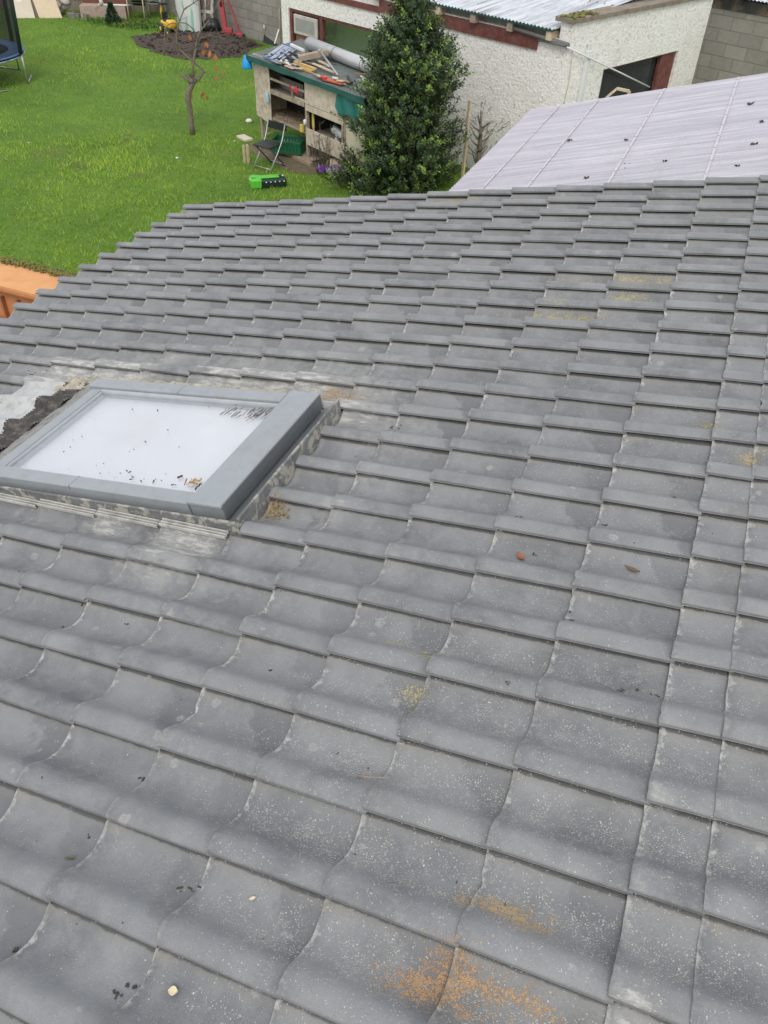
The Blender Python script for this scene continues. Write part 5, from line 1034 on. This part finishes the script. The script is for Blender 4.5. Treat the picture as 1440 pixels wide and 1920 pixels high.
framed(371, 397, 57, 'grey painted old window frame leaning between tank and red stand')
# black bag
p = gp(399, 60); b = MB()
for k in range(6): b.lathe(p+Vector((rt.gauss(0, .10), rt.gauss(0, .08), .16)), [(.10, -.15), (.22, -.08), (.24, .03), (.12, .15), (.04, .2)], 10, Vector((rt.gauss(0, .3), rt.gauss(0, .3), 1)))
tag(b.build('black_sack', BLACKM, loc=p), 'bulging black refuse sack left of the red stand', 'sack')
# red engine stand
def stand():
    p = gp(424, 68); X = (gp(452, 64)-gp(405, 60)); X.z = 0; X.normalize(); Yv = Vector((X.y, -X.x, 0)); T = thing('engine_stand', 'faded red steel engine stand before the block wall', 'engine stand', p); RM = pm('faded_red_steel', (.42, .075, .085), .5, .15, 8, .1)
    MB().bar(p+Z*.07, p+Z*1.35-X*.10, .13, .10, Yv, bev=.008).build('post', RM, T); MB().bar(p+X*.42+Z*.08-Yv*.05, p+X*.02+Z*1.25, .045, .045, Yv).build('brace', RM, T)
    MB().bar(p-X*.20+Z*.06+Yv*.0, p+X*.50+Z*.06-Yv*.02, .09, .08, bev=.006).build('foot_bar', RM, T); MB().bar(p-X*.05+Z*.055+Yv*.22, p+X*.42+Z*.055-Yv*.30, .08, .07, bev=.006).build('foot_bar', RM, T); MB().bar(p-X*.12+Z*.05+Yv*.20, p+X*.08+Z*.05-Yv*.2, .08, .06, bev=.006).build('foot_bar', RM, T)
    MB().box(p+Z*.16+X*.10, X*.11, Yv*.07, Z*.06, bev=.01).build('gusset', RM, T); MB().lathe(p+X*.50+Z*.05-Yv*.04, [(.04, 0), (.045, .03), (.04, .05)], 12, X).build('castor', BLACKM, T)
    MB().tube([p+Z*.75-X*.05+Yv*.05, p+Z*.95-X*.06+Yv*.10], .03, 8).build('ratchet', pm('dark_oily_steel', (.10, .04, .04), .4, .2, 8, 0), T)
stand()
# black panel and white stick by the shed corner
pa, pc = gp(493, 80), gp(522, 88); d = (pc-pa); d.z = 0; d.normalize(); nr = Vector((-d.y, d.x, 0)); nr = nr if nr.y > 0 else -nr
b = MB().prism([pa, pa+d*.62, pa+d*.62+Z*.75+nr*.2, pa+d*.05+Z*.88+nr*.2], nr*.03); T = b.build('black_sheet', pm('black_panel', (.018, .022, .026), .5, .2, 4, 0), loc=pa); tag(T, 'black flat panel leaning on the block wall beside the shed', 'panel')
p = hit(495, 50, pa-nr*.02, nr); MB().box(p, d*.022, Z*.045, nr*.006).build('white_handle', WHITEP, T)
q1_, q2_ = hit(515, 82, pa-nr*.35, nr), hit(523, 55, pa-nr*.1, nr); tag(MB().bar(q1_, q2_, .03, .02).build('white_stick', WHITEP, loc=q1_), 'short white stick leaning in front of the black panel', 'stick')
tag(MB().bar(gp(524, 90), gp(527, 90)+Z*.95, .03, .05).build('timber_lath', TIMB, loc=gp(524, 90)), 'narrow brown timber lath between black panel and shed corner', 'lath')
# terracotta shards
b = MB(); p = gp(233, 46)
for k in range(26): b.box(p+Vector((rt.gauss(0, .18), rt.gauss(0, .14), .03)), Vector((rt.uniform(.02, .06), rt.gauss(0, .02), rt.gauss(0, .02))), Vector((0, rt.uniform(.02, .05), .01)), Z*.012)
tag(b.build('terracotta_shards', pm('terracotta', (.42, .20, .12), .9, .2, 8, .2), loc=p), 'scatter of broken terracotta pieces beside the small conifer', 'shards', kind='stuff')
# lumps in the soil
b = MB()
for k in range(500):
    a = rt.random(); r_ = rt.random()**.5*.93; e = edgept(a); p = cen.lerp(e, r_); s_ = rt.uniform(.01, .045); f = rt.choice([.4, .6, .8, 1.1, 1.9])
    b.lathe((p.x, p.y, GZ+.03+.12*(1-r_**2.2)), [(s_*.7, -s_*.5), (s_*rt.uniform(.8, 1.3), 0), (s_*.5, s_*.6)], 6, Vector((rt.gauss(0, .5), rt.gauss(0, .5), 1)), col=(.075*f, .055*f, .042*f, 1))
tag(b.build('soil_clods', SOFT, attr=True), 'clods and small stones scattered over the dug soil bed', 'soil', kind='stuff')
# shading net line / neighbour ground stays below; done
